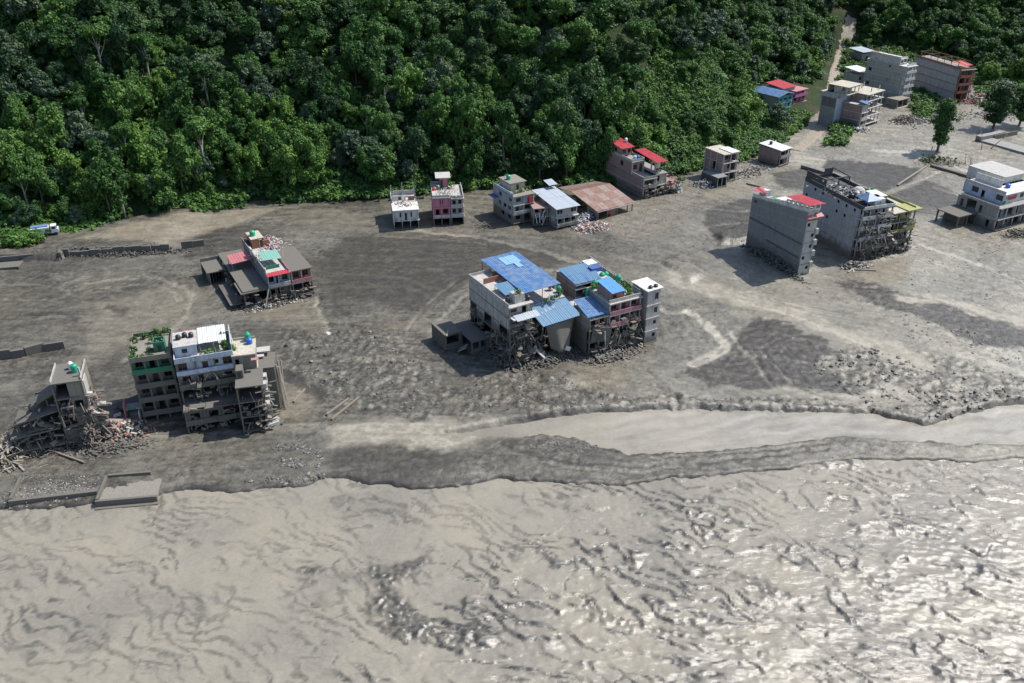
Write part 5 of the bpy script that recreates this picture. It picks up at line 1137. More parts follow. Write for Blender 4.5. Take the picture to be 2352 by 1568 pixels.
heap('rubble', 'sheet metal wreckage wedged between zinc-roofed house and rusty shed', 22.6, 252.5, 2.2, 7, 130, 1.3, [SHEET['zinc'], P_('white'), P_('darkconc')], 2.2, -0.5, 23)
B = Bld('house', 'brick house with two red sheet roofs stepping down to the mud', 42.5, 270.2, 28)
rb = P_('rosebrick', 3.2, dirt=0.5)
B.block(0, 5.2, 0, 22, [0.8, 3.6, 6.5], F=['OX', 'B'], Rt='..', L=['....', '....'], K='..', m=rb, fm=[rb, P_('cream', 4)], sm=P_('pale', 2), ncol=2, recess=[0.4, 0.5], rails=[None, 's'], railm=P_('concrete'), ov=0.35, roofm=P_('concrete')); B.parapet(0, 5.2, 0, 6.8, 6.5, P_('concrete'), 0.8, 'FL')
B.block(0, 5.0, 7.0, 22, [6.55, 10.4], F='WD', Rt='W.W', L='.W..', K='..', m=rb, sm=P_('pale'), ncol=2, base=6, ov=0.35, roofm=P_('concrete')); B.parapet(0, 5.0, 7.0, 22, 10.4, P_('pale'), 0.8)
B.wall('F', 0.4, 4.4, 13.6, 10.4, 13.2, 'WW', P_('rosebrick')); B.wall('L', 13.6, 20.5, 0.4, 10.4, 13.2, '.W.', P_('rosebrick')); B.wall('R', 13.6, 20.5, 4.4, 10.4, 13.2, '..', P_('rosebrick'))
B.sheets(((-0.3, 12.6, 13.3), (5.0, 12.6, 13.3), (5.0, 21.2, 14.1), (-0.3, 21.2, 14.1)), 5, [SHEET['red']], 0.06)
tank(B, 2.6, 9.2, 10.4, 'steel', 'steel water tank on the upper terrace under the first red roof', 0.6, 1.3); tank(B, 3.8, 9.0, 10.4, 'blue', 'small blue water tank next to the steel one on the brick house', 0.5, 1.2); tank(B, 4.6, 17.5, 14.0, 'white', 'white water tank behind the upper red roof', 0.5, 1.1)
B.block(5.4, 9.6, 0.6, 14, [0.8, 3.6, 7.4], F=['XX', 'W.'], Rt='..', L=None, K='..', m=rb, fm=P_('cream', 4), sm=P_('pale', 2), ncol=2, recess=0.4, ov=0.3, roofm=P_('concrete')); B.posts([(5.6, 1.5), (9.4, 1.5), (9.4, 13)], 7.4, 11.2)
B.wall('F', 5.6, 9.4, 4.0, 7.4, 10.8, 'G.', P_('cream')); B.sheets(((5.2, 0.5, 11.2), (9.8, 0.5, 11.2), (9.6, 13.5, 12.0), (5.4, 13.5, 12.0)), 5, [SHEET['red']], 0.06)
B.block(9.8, 14.6, 1.0, 9, [0.6, 3.0], F='XX', Rt='XX', L=None, K='..', m=rb, sm=P_('pink', 2), ncol=3, ov=0.6, roofm=P_('rosebrick')); B.part('fallen_slab', MB().bar((10.4, 0.2, 4.0), (13.4, 0.6, 4.2), 2.2, 0.15), P_('pink')); B.slab(9.7, 12.4, 3, 9, 5.4, P_('pink'), 0.2)
for k in range(5): a = (13.0 + k * 0.6, 0.3, 3.2); B.part('hanging_beam', MB().bar(a, (a[0] + br.uniform(-1.5, 1.8), -1.2, 0.1), 0.24), P_('white'))
wreck(B, 0, 14.6, -0.8, 0.6, 0.2, 5, 90, 1.0, [mudw, P_('tan', 30), P_('pale', 6), WOOD], 66); B.box('orange_cloth', P_('orange'), 1.0, 2.0, -0.42, -0.36, 3.7, 4.6); garden(B, 'roof_garden', '', [(11.5, 6, 5.4, 1.6, 1.0, 14), (7.5, 2.5, 7.4, 1.2, 0.9, 14)])
B = Bld('house', 'square brick house on a concrete frame with a bright flat roof', 71.4, 285.6, 30)
B.block(0, 6.4, 0, 9.5, [0.4, 3.5, 6.9, 10.0], F=['XXX', '.OX', 'BX'], Rt=['..', 'W.', '..'], L=['...', '.X..', '...'], K='..', m=rb, sm=P_('pale', 2), ncol=3, recess=[0.6, 0.6, 0.8], ov=0.4, roofm=P_('cream'))
for y in (0.1, 3.2, 6.4, 9.2): B.col(-0.05, y, 0, 9.8, P_('pale', 2), 0.3)
B.slab(3.0, 6.9, -0.4, 6.0, 10.25, P_('white'), 0.2, 'upper_slab')
B.block(-4.6, -0.4, -3.0, 5, [0.3, 3.6], F='XX', Rt='..', L='..', K='..', m=P_('dark'), sm=P_('concrete', 2), ncol=3, ov=0.3, roofm=P_('darkconc')); heap('rubble', 'grey boulders and slabs heaped beside the square brick house', 66.0, 283.6, 5, 4, 160, 1.2, [P_('concrete', 2), P_('darkconc'), P_('pale')], 1.6, 0, 25)
B = Bld('house', 'small brick house with a sloping white roof at the foot of the track', 95.8, 303.4, 40)
B.block(0, 6.0, 0, 9, [0.4, 3.0, 5.6], F=['X.', 'U'], Rt='..', L=['..', '...'], K='..', m=P_('rosebrick', 2.8), sm=P_('concrete', 2), ncol=3, recess=0.6, rails=[None, 's'], ov=0.5); B.sheets(((-0.4, -0.8, 5.9), (6.4, -0.8, 5.9), (6.4, 9.3, 6.5), (-0.4, 9.3, 6.5)), 6, [SHEET['white']], 0.06); B.box('side_wall', P_('greyblue', 1), 6.3, 8.4, 1.5, 5, -1, 5.0)
tank(B, 2.4, 6.0, 6.45, 'black', 'black water tank on the sloping white roof by the track', 0.55, 1.1); tank(B, 8.0, 8.0, 4.0, 'white', 'white water tank behind the small brick house by the track', 0.6, 2.0)

heap('rubble', 'grey stones and slabs along the foot of the green slope', 84, 297, 14, 5, 160, 1.0, [P_('concrete', 2), P_('pale'), mudw], 0.8, 0.7, 70)
# ================================================================== houses beside and above the track
X, Y, Zh = hit(1784, 254)
B = Bld('house', 'turquoise-fronted house with a blue pitched roof on the green slope', X, Y, 38, Zh)
B.block(0, 9.5, 0, 14, [0.1, 2.9, 5.6], F=['WWW', 'WWW'], Rt='..', L='...', K='..', m=P_('pale'), fm=P_('pale'), sm=P_('pale'), ncol=0, ov=0.2, base=-3, frame=flat('turquoise_frame', (0.03, 0.42, 0.42)))
for x in (0.3, 3.2, 6.3, 9.2): B.box('pilaster', P_('teal'), x - 0.25, x + 0.25, -0.34, -0.24, 0, 5.5)
for z in (0.1, 2.6, 5.1): B.box('band', P_('teal'), 0.55, 9.0, -0.36, -0.26, z, z + 0.4)
B.sheets(((-1.0, -1.0, 5.9), (5.0, -1.0, 7.0), (5.0, 14.8, 7.0), (-1.0, 14.8, 5.9)), 6, [SHEET['blue']], 0.07); B.sheets(((5.05, -1.0, 7.0), (10.6, -1.0, 5.8), (10.6, 14.8, 5.8), (5.05, 14.8, 7.0)), 6, [SHEET['blue']], 0.07)
X, Y, Zh = hit(1822, 238)
B = Bld('house', 'magenta house with an orange-red roof behind the blue-roofed one', X, Y, 38, Zh)
B.block(0, 9, 0, 8, [0.1, 2.9, 5.4], F=['WDW', 'W.W'], Rt=['W.', 'W.'], L='..', K='..', m=P_('magenta'), sm=P_('pink'), ncol=0, ov=0.5, base=-2, rails=[None, 's'], railm=P_('magenta'), recess=[0.4, 1.0]); B.sheets(((-5.5, 2.0, 6.8), (4.2, 2.0, 6.8), (4.2, 12, 7.8), (-5.5, 12, 7.8)), 7, [SHEET['red']], 0.07); B.block(-5, 3.8, 3, 11.5, [2.9, 6.5], F='.', Rt='.', L='.', K='.', m=P_('pale'), sm=P_('pale'), ncol=0, base=-2)
B = Bld('house', 'concrete house under construction with a cream roof room and small blue awning', 140.3, 349.2, 40)
B.block(0, 4.4, 0, 9, [1.0, 4.0, 7.0, 10.0], F=['B', 'B', '.'], Rt='..', L='...', K='..', m=P_('rosebrick', 5), sm=P_('pale', 2), fm=P_('pale', 3), ncol=2, rails=['s', 's', None], railm=P_('pale', 3), recess=[0.6, 0.6, 0.3], ov=0.5); B.sheets(((0.6, -0.8, 10.9), (4.6, -0.8, 10.9), (4.6, 2.4, 11.3), (0.6, 2.4, 11.3)), 3, [SHEET['blue']], 0.06)
B.box('wall', P_('greyblue'), -4.5, 4.4, 9.05, 9.3, 0, 12); B.box('wall', P_('concrete'), -4.5, -4.25, 9.3, 16, 0, 12)
B.block(4.6, 17.0, 1.5, 11.5, [1.2, 4.4, 7.6, 10.6, 13.4], F=['XXXX', 'GOGX', 'XOGO', 'GXOX'], Rt='XX.', L='..', K='..', m=P_('rosebrick'), sm=P_('pale', 1.0), ncol=5, recess=1.4, ov=0.7, roofm=P_('cream'))
B.block(-4.5, 4.4, 9.3, 17, [12.0, 13.6], F='...', Rt='..', L='..', K='.', m=P_('pale'), sm=P_('pale'), ncol=0, base=8); B.block(-3.0, 6.4, 6.5, 15, [13.6, 16.6], F='XXX', Rt='XX', L='.X', K='..', m=P_('pale'), sm=P_('cream'), ncol=4, recess=2.6, ov=0.9, base=12, roofm=P_('cream')); B.wall('F', -2.4, 5.6, 9.0, 13.6, 16.3, 'BBB', P_('bluegrey'))
for x, y in ((10, 3), (16, 3), (13, 9), (16, 10)): B.col(x, y, 13.4, 15.2, P_('cream'), 0.3, 'column_stub')
heap('rubble', 'pale rocks tumbled below the house under construction', 139.5, 351.0, 5, 6, 120, 1.6, [P_('concrete'), P_('pale'), P_('white')], 2.4, 0.6, 27)
B = Bld('house', 'tall pale house with white balcony bays stacked up one side', 173.4, 392.2, 31)
B.block(0, 6.4, 0, 21, [0.8, 3.9, 7.0, 10.1, 13.2, 16.0], F=['GW', 'WG', 'GW', 'WG', 'GW'], Rt='.W.W', L=['....', '...W', '.w..', '...W', '.w..'], K='..', m=P_('pale'), fm=P_('white'), sm=P_('white'), ncol=3, recess=1.0, rails='s', railm=P_('white'), ov=0.9)
B.block(0.4, 5.0, 4, 20, [16.0, 18.6], F='WX', Rt='XXX', L='....', K='..', m=P_('white'), sm=P_('white'), ncol=3, ov=0.4); B.parapet(0.2, 5.0, 4, 20, 18.6, P_('white'), 0.8, 'FL'); B.box('roof_board', P_('orange'), 1.0, 3.5, 17.5, 20, 19.0, 19.1); B.parapet(0, 6.4, 0, 4, 16.0, P_('white'), 0.9, 'FR')
B = Bld('house', 'small pale house under a white sheet roof beside the track', 160.5, 412.0, 31)
B.block(0, 7, 0, 8, [1, 4.5, 8.0], F='WW', Rt='..', L='..', K='.', m=P_('pale'), sm=P_('pale'), ncol=2, base=-3); B.sheets(((-0.6, -0.8, 9.6), (8.2, -0.8, 9.4), (8.2, 8, 10.2), (-0.6, 8, 10.4)), 6, [SHEET['white']], 0.07); B.posts([(0, 0), (7.4, 0), (7.4, 7.5), (0, 7.5)], 8, 9.5)
X, Y, Zh = hit(1976, 150)
B = Bld('house', 'hut with a pale blue roof half hidden in trees above the track', X, Y, 31, Zh)
B.block(0, 8, 0, 8, [0.2, 5.5], F='.W.', Rt='..', L='..', K='.', m=P_('concrete'), sm=P_('pale'), ncol=2, base=-3); B.sheets(((-0.8, -1, 6.6), (9, -1, 6.4), (9, 8.5, 7.2), (-0.8, 8.5, 7.4)), 6, [SHEET['zinc']], 0.07); B.posts([(0, 0), (8, 0)], 5.5, 6.6)
B = Bld('house', 'grey windowless-sided house with red brick front and steel roof posts', 197.8, 392.4, 17)
B.block(0, 7.5, 0, 30, [1.2, 4.6, 8.0, 11.4, 14.6], F=['XX', 'GX', 'XG', 'WX'], Rt='WWWW', L='....', K='..', m=P_('bluegrey', dirt=0.6), fm=P_('orange'), sm=P_('orange'), ncol=3, recess=0.8, rails=[None, 's', 's', 's'], railm=P_('brick'), ov=0.9, roofm=P_('concrete'))
B.parapet(0, 7.5, 0, 30, 14.6, P_('brick'), 0.9, 'LF'); B.sheets(((1.0, 1.0, 16.0), (7.0, 1.0, 16.0), (7.0, 7.5, 16.8), (1.0, 7.5, 16.8)), 4, [SHEET['orange'], SHEET['red']], 0.07)
for k in range(12): B.posts([(0.8 + (k % 2) * 6, 3 + k * 2.2)], 14.6, 17.4, RUSTY, 0.18)
for y in (6, 14, 22, 28): B.part('roof_beam', MB().bar((0.6, y, 17.2), (7.2, y, 17.2), 0.2), RUSTY)
for x in (0.8, 6.8): B.part('roof_beam', MB().bar((x, 3, 17.3), (x, 28, 17.3), 0.2), RUSTY)
heap('rubble', 'red and grey rubble heaped at the foot of the red brick front', 214, 396, 15, 10, 330, 1.6, [P_('brick'), P_('pale'), P_('concrete'), P_('orange')], 3.0, 0.3, 28)
heap('rubble', 'rows of grey masonry wreckage near the far dark tree', 236, 424, 10, 8, 140, 1.8, [P_('pale'), P_('concrete'), P_('tan')], 2.5, 0.3, 29)
heap('rubble', 'pale broken ground and slabs between the far houses and the lone tall tree', 178, 366, 22, 9, 300, 1.4, [P_('concrete'), P_('tan'), P_('pale'), mudw], 1.0, 0.5, 71)
heap('rubble', 'brown rubble bank in front of the house under construction', 165, 364, 9, 5, 170, 1.3, [mudw, P_('tan'), WOOD], 2.0, 0.6, 72)
heap('rubble', 'dark stones strewn over the pale ground beyond the ramp', 214, 376, 26, 12, 200, 1.5, [mudw, P_('tan'), P_('concrete')], 0.7, 0.3, 73)
B = Bld('low_shed', 'small flat-roofed shed on posts below the tall pale house', 169.0, 383.5, 36, None, 'shed')
B.block(0, 8, 0, 6, [0.2, 3.6], F='XXX', Rt='.', L='.', K='.', m=P_('tan'), sm=P_('cream'), ncol=3, ov=0.6, roofm=P_('tan'))

# ================================================================== tall grey pair on the right
B = Bld('house', 'slim six-storey grey slab house with red sheet roofs and bare side wall', 76.4, 211.8, 23.5)
gw = P_('darkconc', 4.5, dirt=0.55); cr = P_('pale', 1.0)
B.block(0, 3.9, 0, 22.5, [0.2, 3.2, 6.3, 9.4, 12.6, 15.7, 18.2], F=['.o', 'o.', '.o', '.o', 'o.', '.W'], Rt='...', L='.', K='.', m=gw, fm=[cr, cr, cr, cr, cr, P_('cream')], sm=P_('concrete', 4), ncol=0, ov=0.05, roofm=P_('pale'))
for k, z in enumerate((2.0, 5.2, 8.3, 11.4)): B.box('broken_balcony', cr, 3.4 + 0.1 * (k % 2), 4.5, -0.35, 1.0, z, z + 1.5)
B.parapet(0, 3.9, 0, 22.5, 18.2, P_('white'), 0.8, 'L'); B.wall('L', 0, 8.6, 0.02, 18.2, 20.0, 'ooooo', P_('white'), glaze=0); B.wall('F', 0.1, 4.0, 0.0, 18.2, 20.0, 'OO', P_('white'), glaze=0)
B.sheets(((-0.3, -0.9, 20.1), (4.9, -0.9, 20.0), (4.9, 8.8, 20.6), (-0.3, 8.8, 20.7)), 4, [SHEET['red']], 0.06)
B.sheets(((-0.3, -1.0, 16.6), (4.8, -1.0, 16.6), (4.8, 0.2, 17.2), (-0.3, 0.2, 17.2)), 4, [SHEET['pinkred']], 0.06); B.box('band', P_('red'), -0.1, 4.1, -0.15, -0.02, 15.5, 15.7)
B.sheets(((-0.4, 17.5, 19.9), (0.6, 17.5, 19.9), (3.6, 23.0, 20.4), (-0.4, 23.0, 20.4)), 3, [SHEET['pinkred'], SHEET['red']], 0.06); B.box('roof_hut', P_('white'), 2.2, 3.8, 19.5, 22.4, 18.2, 20.0); B.slab(0.2, 3.8, 9.5, 13.5, 19.3, P_('white'), 0.15, 'stair_roof'); B.box('roof_mat', P_('green'), 2.0, 3.7, 14, 18, 18.22, 18.3)
B.part('mud_ledge', MB().bar((-0.15, 0.2, 9.0), (-0.15, 22.2, 10.6), 0.3, 0.35), mudw); B.part('mud_ledge', MB().bar((-0.2, 0.3, 5.0), (-0.2, 14, 5.6), 0.35, 0.3), mudw); B.box('window', GLASS, -0.03, -0.005, 20.4, 21.4, 16.3, 17.3)
def sag(o):
    if o.type == 'MESH':
        for v in o.data.vertices: v.co.z -= 0.15 * max(0, v.co.y) * min(1.0, max(0.0, v.co.z / 18.2))
    for c_ in o.children: sag(c_)
heap('rubble', 'dark silt shelves and boards stuck along the grey slab wall', *B.w(-0.9, 9)[:2], 1.8, 14, 240, 1.2, [mudw, P_('darkconc', 30), P_('tan', 30)], 2.6, R(23.5), 30)
bpy.context.view_layer.update(); sag(B.root)
B = Bld('apartment_house', 'wide five-storey house with pocked grey side wall and ruined balconies', 94.6, 221.4, 19)
pw = P_('bluegrey', 3.2, dirt=0.5); bf = P_('pale', 4.5)
B.block(0, 10.0, 0, 26, [0.7, 3.4, 6.2, 9.3, 12.2, 15.0], F=['GOGO', 'OGOG', 'GOGG', 'GGOG', 'WGWG'], Rt='...', L=['.......', '.......', '...o...', '.oo.o.o', 'ooo.oo.'], K='....', m=P_('concrete', 4), lm=pw, fm=[mudw, P_('tan', 5), bf, bf, P_('white', 4)], sm=P_('pale', 4), recess=1.5, rails=['b', 's', 's', 's', 's'], railm=[mudw, P_('tan', 5), bf, P_('white', 6), P_('white', 4)], ncol=5, ov=0.6, roofm=P_('dark'))
B.parapet(0, 10, 0, 26, 15.0, P_('dark'), 0.9, 'LRK'); B.parapet(0, 10, -0.5, 26, 15.0, P_('white'), 0.9, 'F')
B.wall('L', 17, 26, 0.3, 15.9, 17.8, 'oo.', P_('dark'), glaze=0); B.wall('K', 0.3, 9, 25.7, 15.9, 17.8, 'XX.', P_('dark')); B.part('roof_beam', MB().bar((0.4, 17, 17.8), (9, 18, 17.6), 0.3), P_('dark')); B.part('roof_beam', MB().bar((9, 18, 17.6), (9, 25.8, 17.8), 0.3), P_('dark')); B.posts([(9, 18), (5, 17.5)], 15, 17.6, P_('dark'), 0.25)
B.box('roof_hut', P_('white'), 4.2, 7.6, 0.8, 4.6, 15.0, 17.0); B.part('pyramid_canopy', (lambda mb: (mb.v.extend([(1.6, 0.6, 16.8), (6.2, 0.6, 16.8), (6.2, 6.0, 16.8), (1.6, 6.0, 16.8), (3.9, 3.3, 18.4)]), mb.f.extend([(0, 1, 4), (1, 2, 4), (2, 3, 4), (3, 0, 4), (3, 2, 1, 0)]), mb)[-1])(MB()), SHEET['blue']); B.slab(6.3, 9.8, 2.6, 7.8, 17.0, P_('white'), 0.15, 'canopy_slab'); B.posts([(1.8, 0.8), (6.0, 0.8), (1.8, 5.8), (9.6, 2.8), (9.6, 7.6)], 15, 16.8)
for x, y, cl, lb in ((5.2, 9.5, 'steel', 'steel water tank lying beside the dome on the pocked grey house'), (2.6, 8.5, 'black', 'black water tank near the parapet of the pocked grey house'), (4.0, 8.2, 'black', 'black water tank behind the blue pyramid canopy')): tank(B, x, y, 15.0, cl, lb, 0.75, 1.5)
B.part('dome', MB().lathe([(1.9, 15.0), (1.9, 15.4), (1.6, 16.1), (1.0, 16.6), (0.3, 16.8)], 7.4, 11.5), P_('pale'))
heap('rubble', 'dark broken boards on the roof of the pocked grey house', *B.w(4, 13)[:2], 5, 8, 180, 1.2, [P_('dark'), P_('darkconc'), P_('pale')], 0.7, R(19), 31, z=15.02)
for k in range(14): a = (br.uniform(0.5, 9.5), -0.8, br.uniform(3, 14)); B.part('hanging_beam', MB().bar(a, (a[0] + br.uniform(-1.5, 1.5), a[1] - br.uniform(0.2, 0.8), a[2] - br.uniform(1, 3)), br.uniform(0.14, 0.3)), bf if k % 2 else mudw)
wreck(B, 0, 10, -1.2, 0.2, 0.3, 14, 170, 1.1, [mudw, P_('tan', 30), bf, WOOD], 64)
B = Bld('house', 'yellow-green topped ruined house joined to the pocked grey one', 104.6, 225.3, 24)
ye = P_('yellow', 6.8, soft=0.8)
B.block(0, 8.6, 0, 17, [0.3, 3.3, 6.6, 9.6, 12.5], F=['GOO', 'OGO', 'XOW', 'XGW'], Rt='.W.W', L='...', K='...', m=P_('concrete', 6), fm=[mudw, P_('tan', 6), ye, ye], sm=P_('tan', 6.5), recess=[1.0, 1.0, 1.2, 1.2], rails=[None, 's', 's', None], railm=[mudw, P_('tan', 30), ye], ncol=4, ov=0.5, roofm=P_('cream')); B.parapet(0, 8.6, 0, 17, 12.5, P_('yellow'), 0.7, 'RK'); B.box('yellow_pier', P_('yellow', 6.0), 5.6, 8.9, -0.6, -0.4, 7.0, 9.2); B.slab(4.8, 10.0, -1.0, 4, 12.8, P_('yellow'), 0.2, 'canopy_slab')
wreck(B, 0, 8.6, -1.0, 0.2, 0.2, 9, 110, 1.0, [mudw, P_('tan', 30), P_('pale', 6), WOOD], 65)
tank(B, 4.4, 14.2, 12.5, 'green', 'green water tank on the yellow-green topped house', 0.75, 2.0); garden(B, 'roof_garden', '', [(1.5, 12, 12.5, 1.5, 0.9, 20), (4.5, 9, 12.5, 2, 0.7, 20), (7, 12, 12.5, 1, 0.8, 12)], mk='mid')
heap('rubble', 'tangle of beams and branches at the corner of the pocked grey house', 93.8, 217.6, 4.5, 2.5, 110, 1.4, [mudw, WOOD, P_('pale')], 1.4, 0.2, 32)
# white-storeyed house at the right edge
B = Bld('house', 'broad two-tone house with a white upper storey and gutted grey lower floors', 144.2, 243.6, 27)
B.block(0, 20, 0, 14, [0.2, 3.5, 7.0], F=['GOXGO', 'GXGOX'], Rt='....', L=['G.GX', '.GXG'], K='...', m=P_('concrete', 3.0), sm=P_('pale', 2), ncol=6, recess=0.8, ov=0.9, rails=[None, None], roofm=P_('concrete')); B.block(3.4, 20, 1.6, 15.5, [7.05, 10.2], F='.WW.W', Rt='..', L='B.DB.', K='...', m=P_('white'), lm=P_('greyblue'), sm=P_('white'), ncol=0, ov=0.6, base=7, frame=HOLE); B.rail('L', 0, 13, 0.05, 7.0, P_('pale'), 0.5); B.parapet(3.4, 20, 1.2, 15.5, 10.2, P_('pale'), 0.8, 'L'); B.box('painted_board', P_('red'), 4.6, 8.2, 0.9, 1.0, 8.4, 9.4); B.box('painted_board', P_('green'), 3.5, 4.6, 1.45, 1.55, 7.1, 8.0)  # left wall of the white storey has its bluish shade painted as colour
B.wall('L', 6, 15, 7.5, 10.2, 12.4, '...', P_('white')); B.block(10, 20, 8, 20, [10.2, 12.8], F='.', Rt='.', L='..', K='.', m=P_('white'), sm=P_('white'), ncol=0, ov=1.0, base=9, roofm=P_('pale')); tank(B, 9.4, 5.2, 10.2, 'blue', 'pale blue water tank on the white upper storey', 0.7, 1.3)
B.slab(-8.5, 0.0, 6.0, 14, 3.6, P_('tan', 30), 0.3, 'side_roof')
for x, y in ((-8.2, 6.3), (-4.2, 6.3), (-8.2, 13.6), (-0.4, 6.3)): B.col(x, y, -1, 3.3, mudw, 0.4)
B.box('side_wall', mudw, -5.2, -5.0, 6.4, 13.6, -1, 3.3)
heap('rubble', 'dark tangled wreckage beside the broad two-tone house', 150.5, 241.0, 6, 3, 160, 1.2, [mudw, WOOD, P_('tan', 30)], 1.4, 0.4, 33)

# ================================================================== ramp, walls, trees, vehicles, loose debris
B = Bld('concrete_ramp', 'broken concrete road ramp running out of the mud on the right', 184.5, 334.5, -62, None, 'ramp')
B.part('deck', MB().bar((0, 0, 0.6), (30, 2, 0.3), 7.0, 0.8), P_('concrete')); B.part('deck', MB().bar((30.2, 2, 0.2), (64, 4, 0.2), 7.0, 0.8), P_('pale')); B.box('abutment', P_('concrete', 2), -1.5, 0.8, -3.6, 11, -1, 2.4); B.box('wing_wall', P_('tan', 30), 0.8, 1.2, 4, 18, -1, 2.0)
def column_clumps(rs, n, w, h):
    out = []
    for _ in range(n):
        t = rs.rand() ** 0.8; a = 6.28 * rs.rand(); rr_ = w * (0.55 + 0.45 * math.sin(3.1 * t)) * rs.rand() ** 0.5 * (0.75 + 0.35 * math.sin(3 * a + 7 * t))
        out.append((rr_ * math.cos(a), rr_ * math.sin(a), h * (0.16 + 0.82 * t), 0.8 + 0.8 * rs.rand()))
    return out
for nm, k, x, y, h, s, lab in (('broadleaf_tree', 1, 160.5, 321.3, 19.5, 1.0, 'tall dark tree standing alone on the mud with a tattered crown'), ('broadleaf_tree', 0, 195.9, 351.2, 18.0, 1.0, 'wide dark tree behind the broken concrete ramp'), ('broadleaf_tree', 0, 209, 356, 15, 1.0, 'dark tree joined to the wide one at the picture edge behind the ramp')):
    rs = np.random.RandomState(int(h * 10) + k); w = 4.4 if k else 6.4
    cm = leaf_cloud('crown', column_clumps(rs, 190, w, h), 60, 0.72, LEAF['dark'], rs); tm = tube_mesh('trunk', trunk_paths(rs, h * 0.92, 0.42, 5, 3.0), BARK)
    o = empty(nm, (x, y, gz(x, y))); tag(o, lab, 'tree'); link('trunk', tm, o); link('crown', cm, o)
def frond_mesh(seed, n=22, L=3.6):
    q = random.Random(seed); V, F = [], []
    for k in range(n):
        a = 6.283 * k / n + q.uniform(-.2, .2); l = L * q.uniform(0.7, 1.1); up = q.uniform(0.5, 1.5); w = q.uniform(0.28, 0.42); b = len(V)
        for i in range(6):
            t = i / 5; r = l * t * 0.9; z = 1.6 + l * (up * t - 1.05 * t * t) * 0.8; ww = w * math.sin(math.pi * min(1, 0.12 + 0.88 * t)) + 0.02
            for sd in (-1, 0, 1): V.append((r * math.cos(a) - sd * ww * math.sin(a), r * math.sin(a) + sd * ww * math.cos(a), z - abs(sd) * 0.10))
        for i in range(5):
            for s_ in (0, 1): o_ = b + i * 3 + s_; F.append((o_, o_ + 1, o_ + 4, o_ + 3))
    me = np_mesh('fronds', np.array(V), np.array(F), {'leaf': np.full(len(V), q.random())}); me.materials.append(LEAF['palm']); return me
for i, (u, v, sc_, lab) in enumerate(((1648, 192, 1.25, 'pale banana plant with splayed leaves on the open slope, first of the upper pair'), (1688, 190, 1.1, 'pale banana plant with splayed leaves on the open slope, second of the upper pair'), (1852, 176, 1.2, 'banana plant above the blue-roofed turquoise house'), (1884, 180, 1.1, 'banana plant beside the dirt track above the magenta house'), (1482, 300, 1.2, 'pale spreading palm standing behind the upper red-roofed brick house'))):
    x, y, z = hit(u, v); o = empty('banana_plant', (x, y, z + 0.3)); o.scale = (sc_,) * 3; tag(o, lab, 'plant')
    link('fronds', frond_mesh(i), o); link('stem', tube_mesh('stem', [[(0, 0, -1, .3), (0.1, 0, 0.8, .25), (0.05, 0.05, 1.8, .15)]], BARK), o)
def bare_tree(x, y, h, lab, seed, tilt=0.2):
    q = random.Random(seed); paths = []
    def grow(p, d, L, r, n):
        pts = [(*p, r)]; cur = Vector(p)
        for i in range(3): d = (d + Vector((q.gauss(0, .18), q.gauss(0, .18), q.gauss(0, .1)))).normalized(); cur = cur + d * L / 3; pts.append((*cur, r * (1 - 0.25 * (i + 1))))
        paths.append(pts)
        if n:
            for _ in range(3): grow(tuple(cur), (d + Vector((q.gauss(0, .6), q.gauss(0, .6), q.gauss(0.1, .4)))).normalized(), L * 0.6, r * 0.35, n - 1)
    grow((0, 0, -0.5), Vector((tilt, 0, 1)).normalized(), h * 0.5, 0.3, 2)
    o = empty('bare_tree', (x, y, gz(x, y))); tag(o, lab, 'tree'); link('trunk', tube_mesh('trunk', paths[:1], DEADWOOD, 5), o); link('branches', tube_mesh('branches', paths[1:], DEADWOOD, 5), o)
bare_tree(178.1, 322.9, 12.7, 'bare pale tree in front of the ramp, leaning towards the tall dark tree', 1, -0.3); bare_tree(181.8, 324.4, 11.5, 'bare pale tree in front of the ramp, leaning towards the ramp deck', 2, 0.35)
beam('pole', 'thin pale pole standing in the mud below the tall dark tree', (151.6, 308.2, -0.5), (152.0, 308.3, 6.0), 0.25, DEADWOOD, 'pole')
for i, (x, y, h) in enumerate(((164.2, 306, 5.3), (165.6, 304.9, 4.6), (166.6, 305.6, 3.8))): bare_tree(x, y, h, ['broken tree stump, tallest of three near the two-tone house', 'broken tree stump in the middle of the three near the two-tone house', 'broken tree stump, shortest of three near the two-tone house'][i], 10 + i, 0.05)
heap('driftwood', 'branches and leaves caught round the lone tall tree', 155.5, 307, 10, 5, 220, 1.4, [WOOD, DEADWOOD, LEAF['dark']], 1.2, 0, 34, thin=0.3)
tag(link('low_scrub', leaf_cloud('low_scrub', [(155 + rnd.gauss(0, 3), 309 + rnd.gauss(0, 2), rnd.uniform(0.2, 1.6), rnd.uniform(.4, .9)) for _ in range(40)], 22, 0.6, LEAF['dark'], np.random.RandomState(4))), 'flattened dark scrub below the lone tall tree', None, None, 'stuff')
beam('concrete_kerb', 'long pale kerb line crossing the dark mud field towards the fallen tree', (131, 283.5, 0.1), (149.5, 303.8, 0.3), 0.7, P_('tan'), 'kerb', 0.3); beam('concrete_kerb', 'dark wall line running from the fallen tree to the two-tone house', (150.5, 303.0, 0.2), (161.5, 286.5, 0.2), 1.4, mudw, 'kerb', 1.6)
beam('concrete_slab', 'narrow retaining wall leading down from the small brick house', (104.5, 303.0, 0.6), (116.0, 290.0, 0.1), 3.0, P_('concrete', 2), 'wall', 1.0)
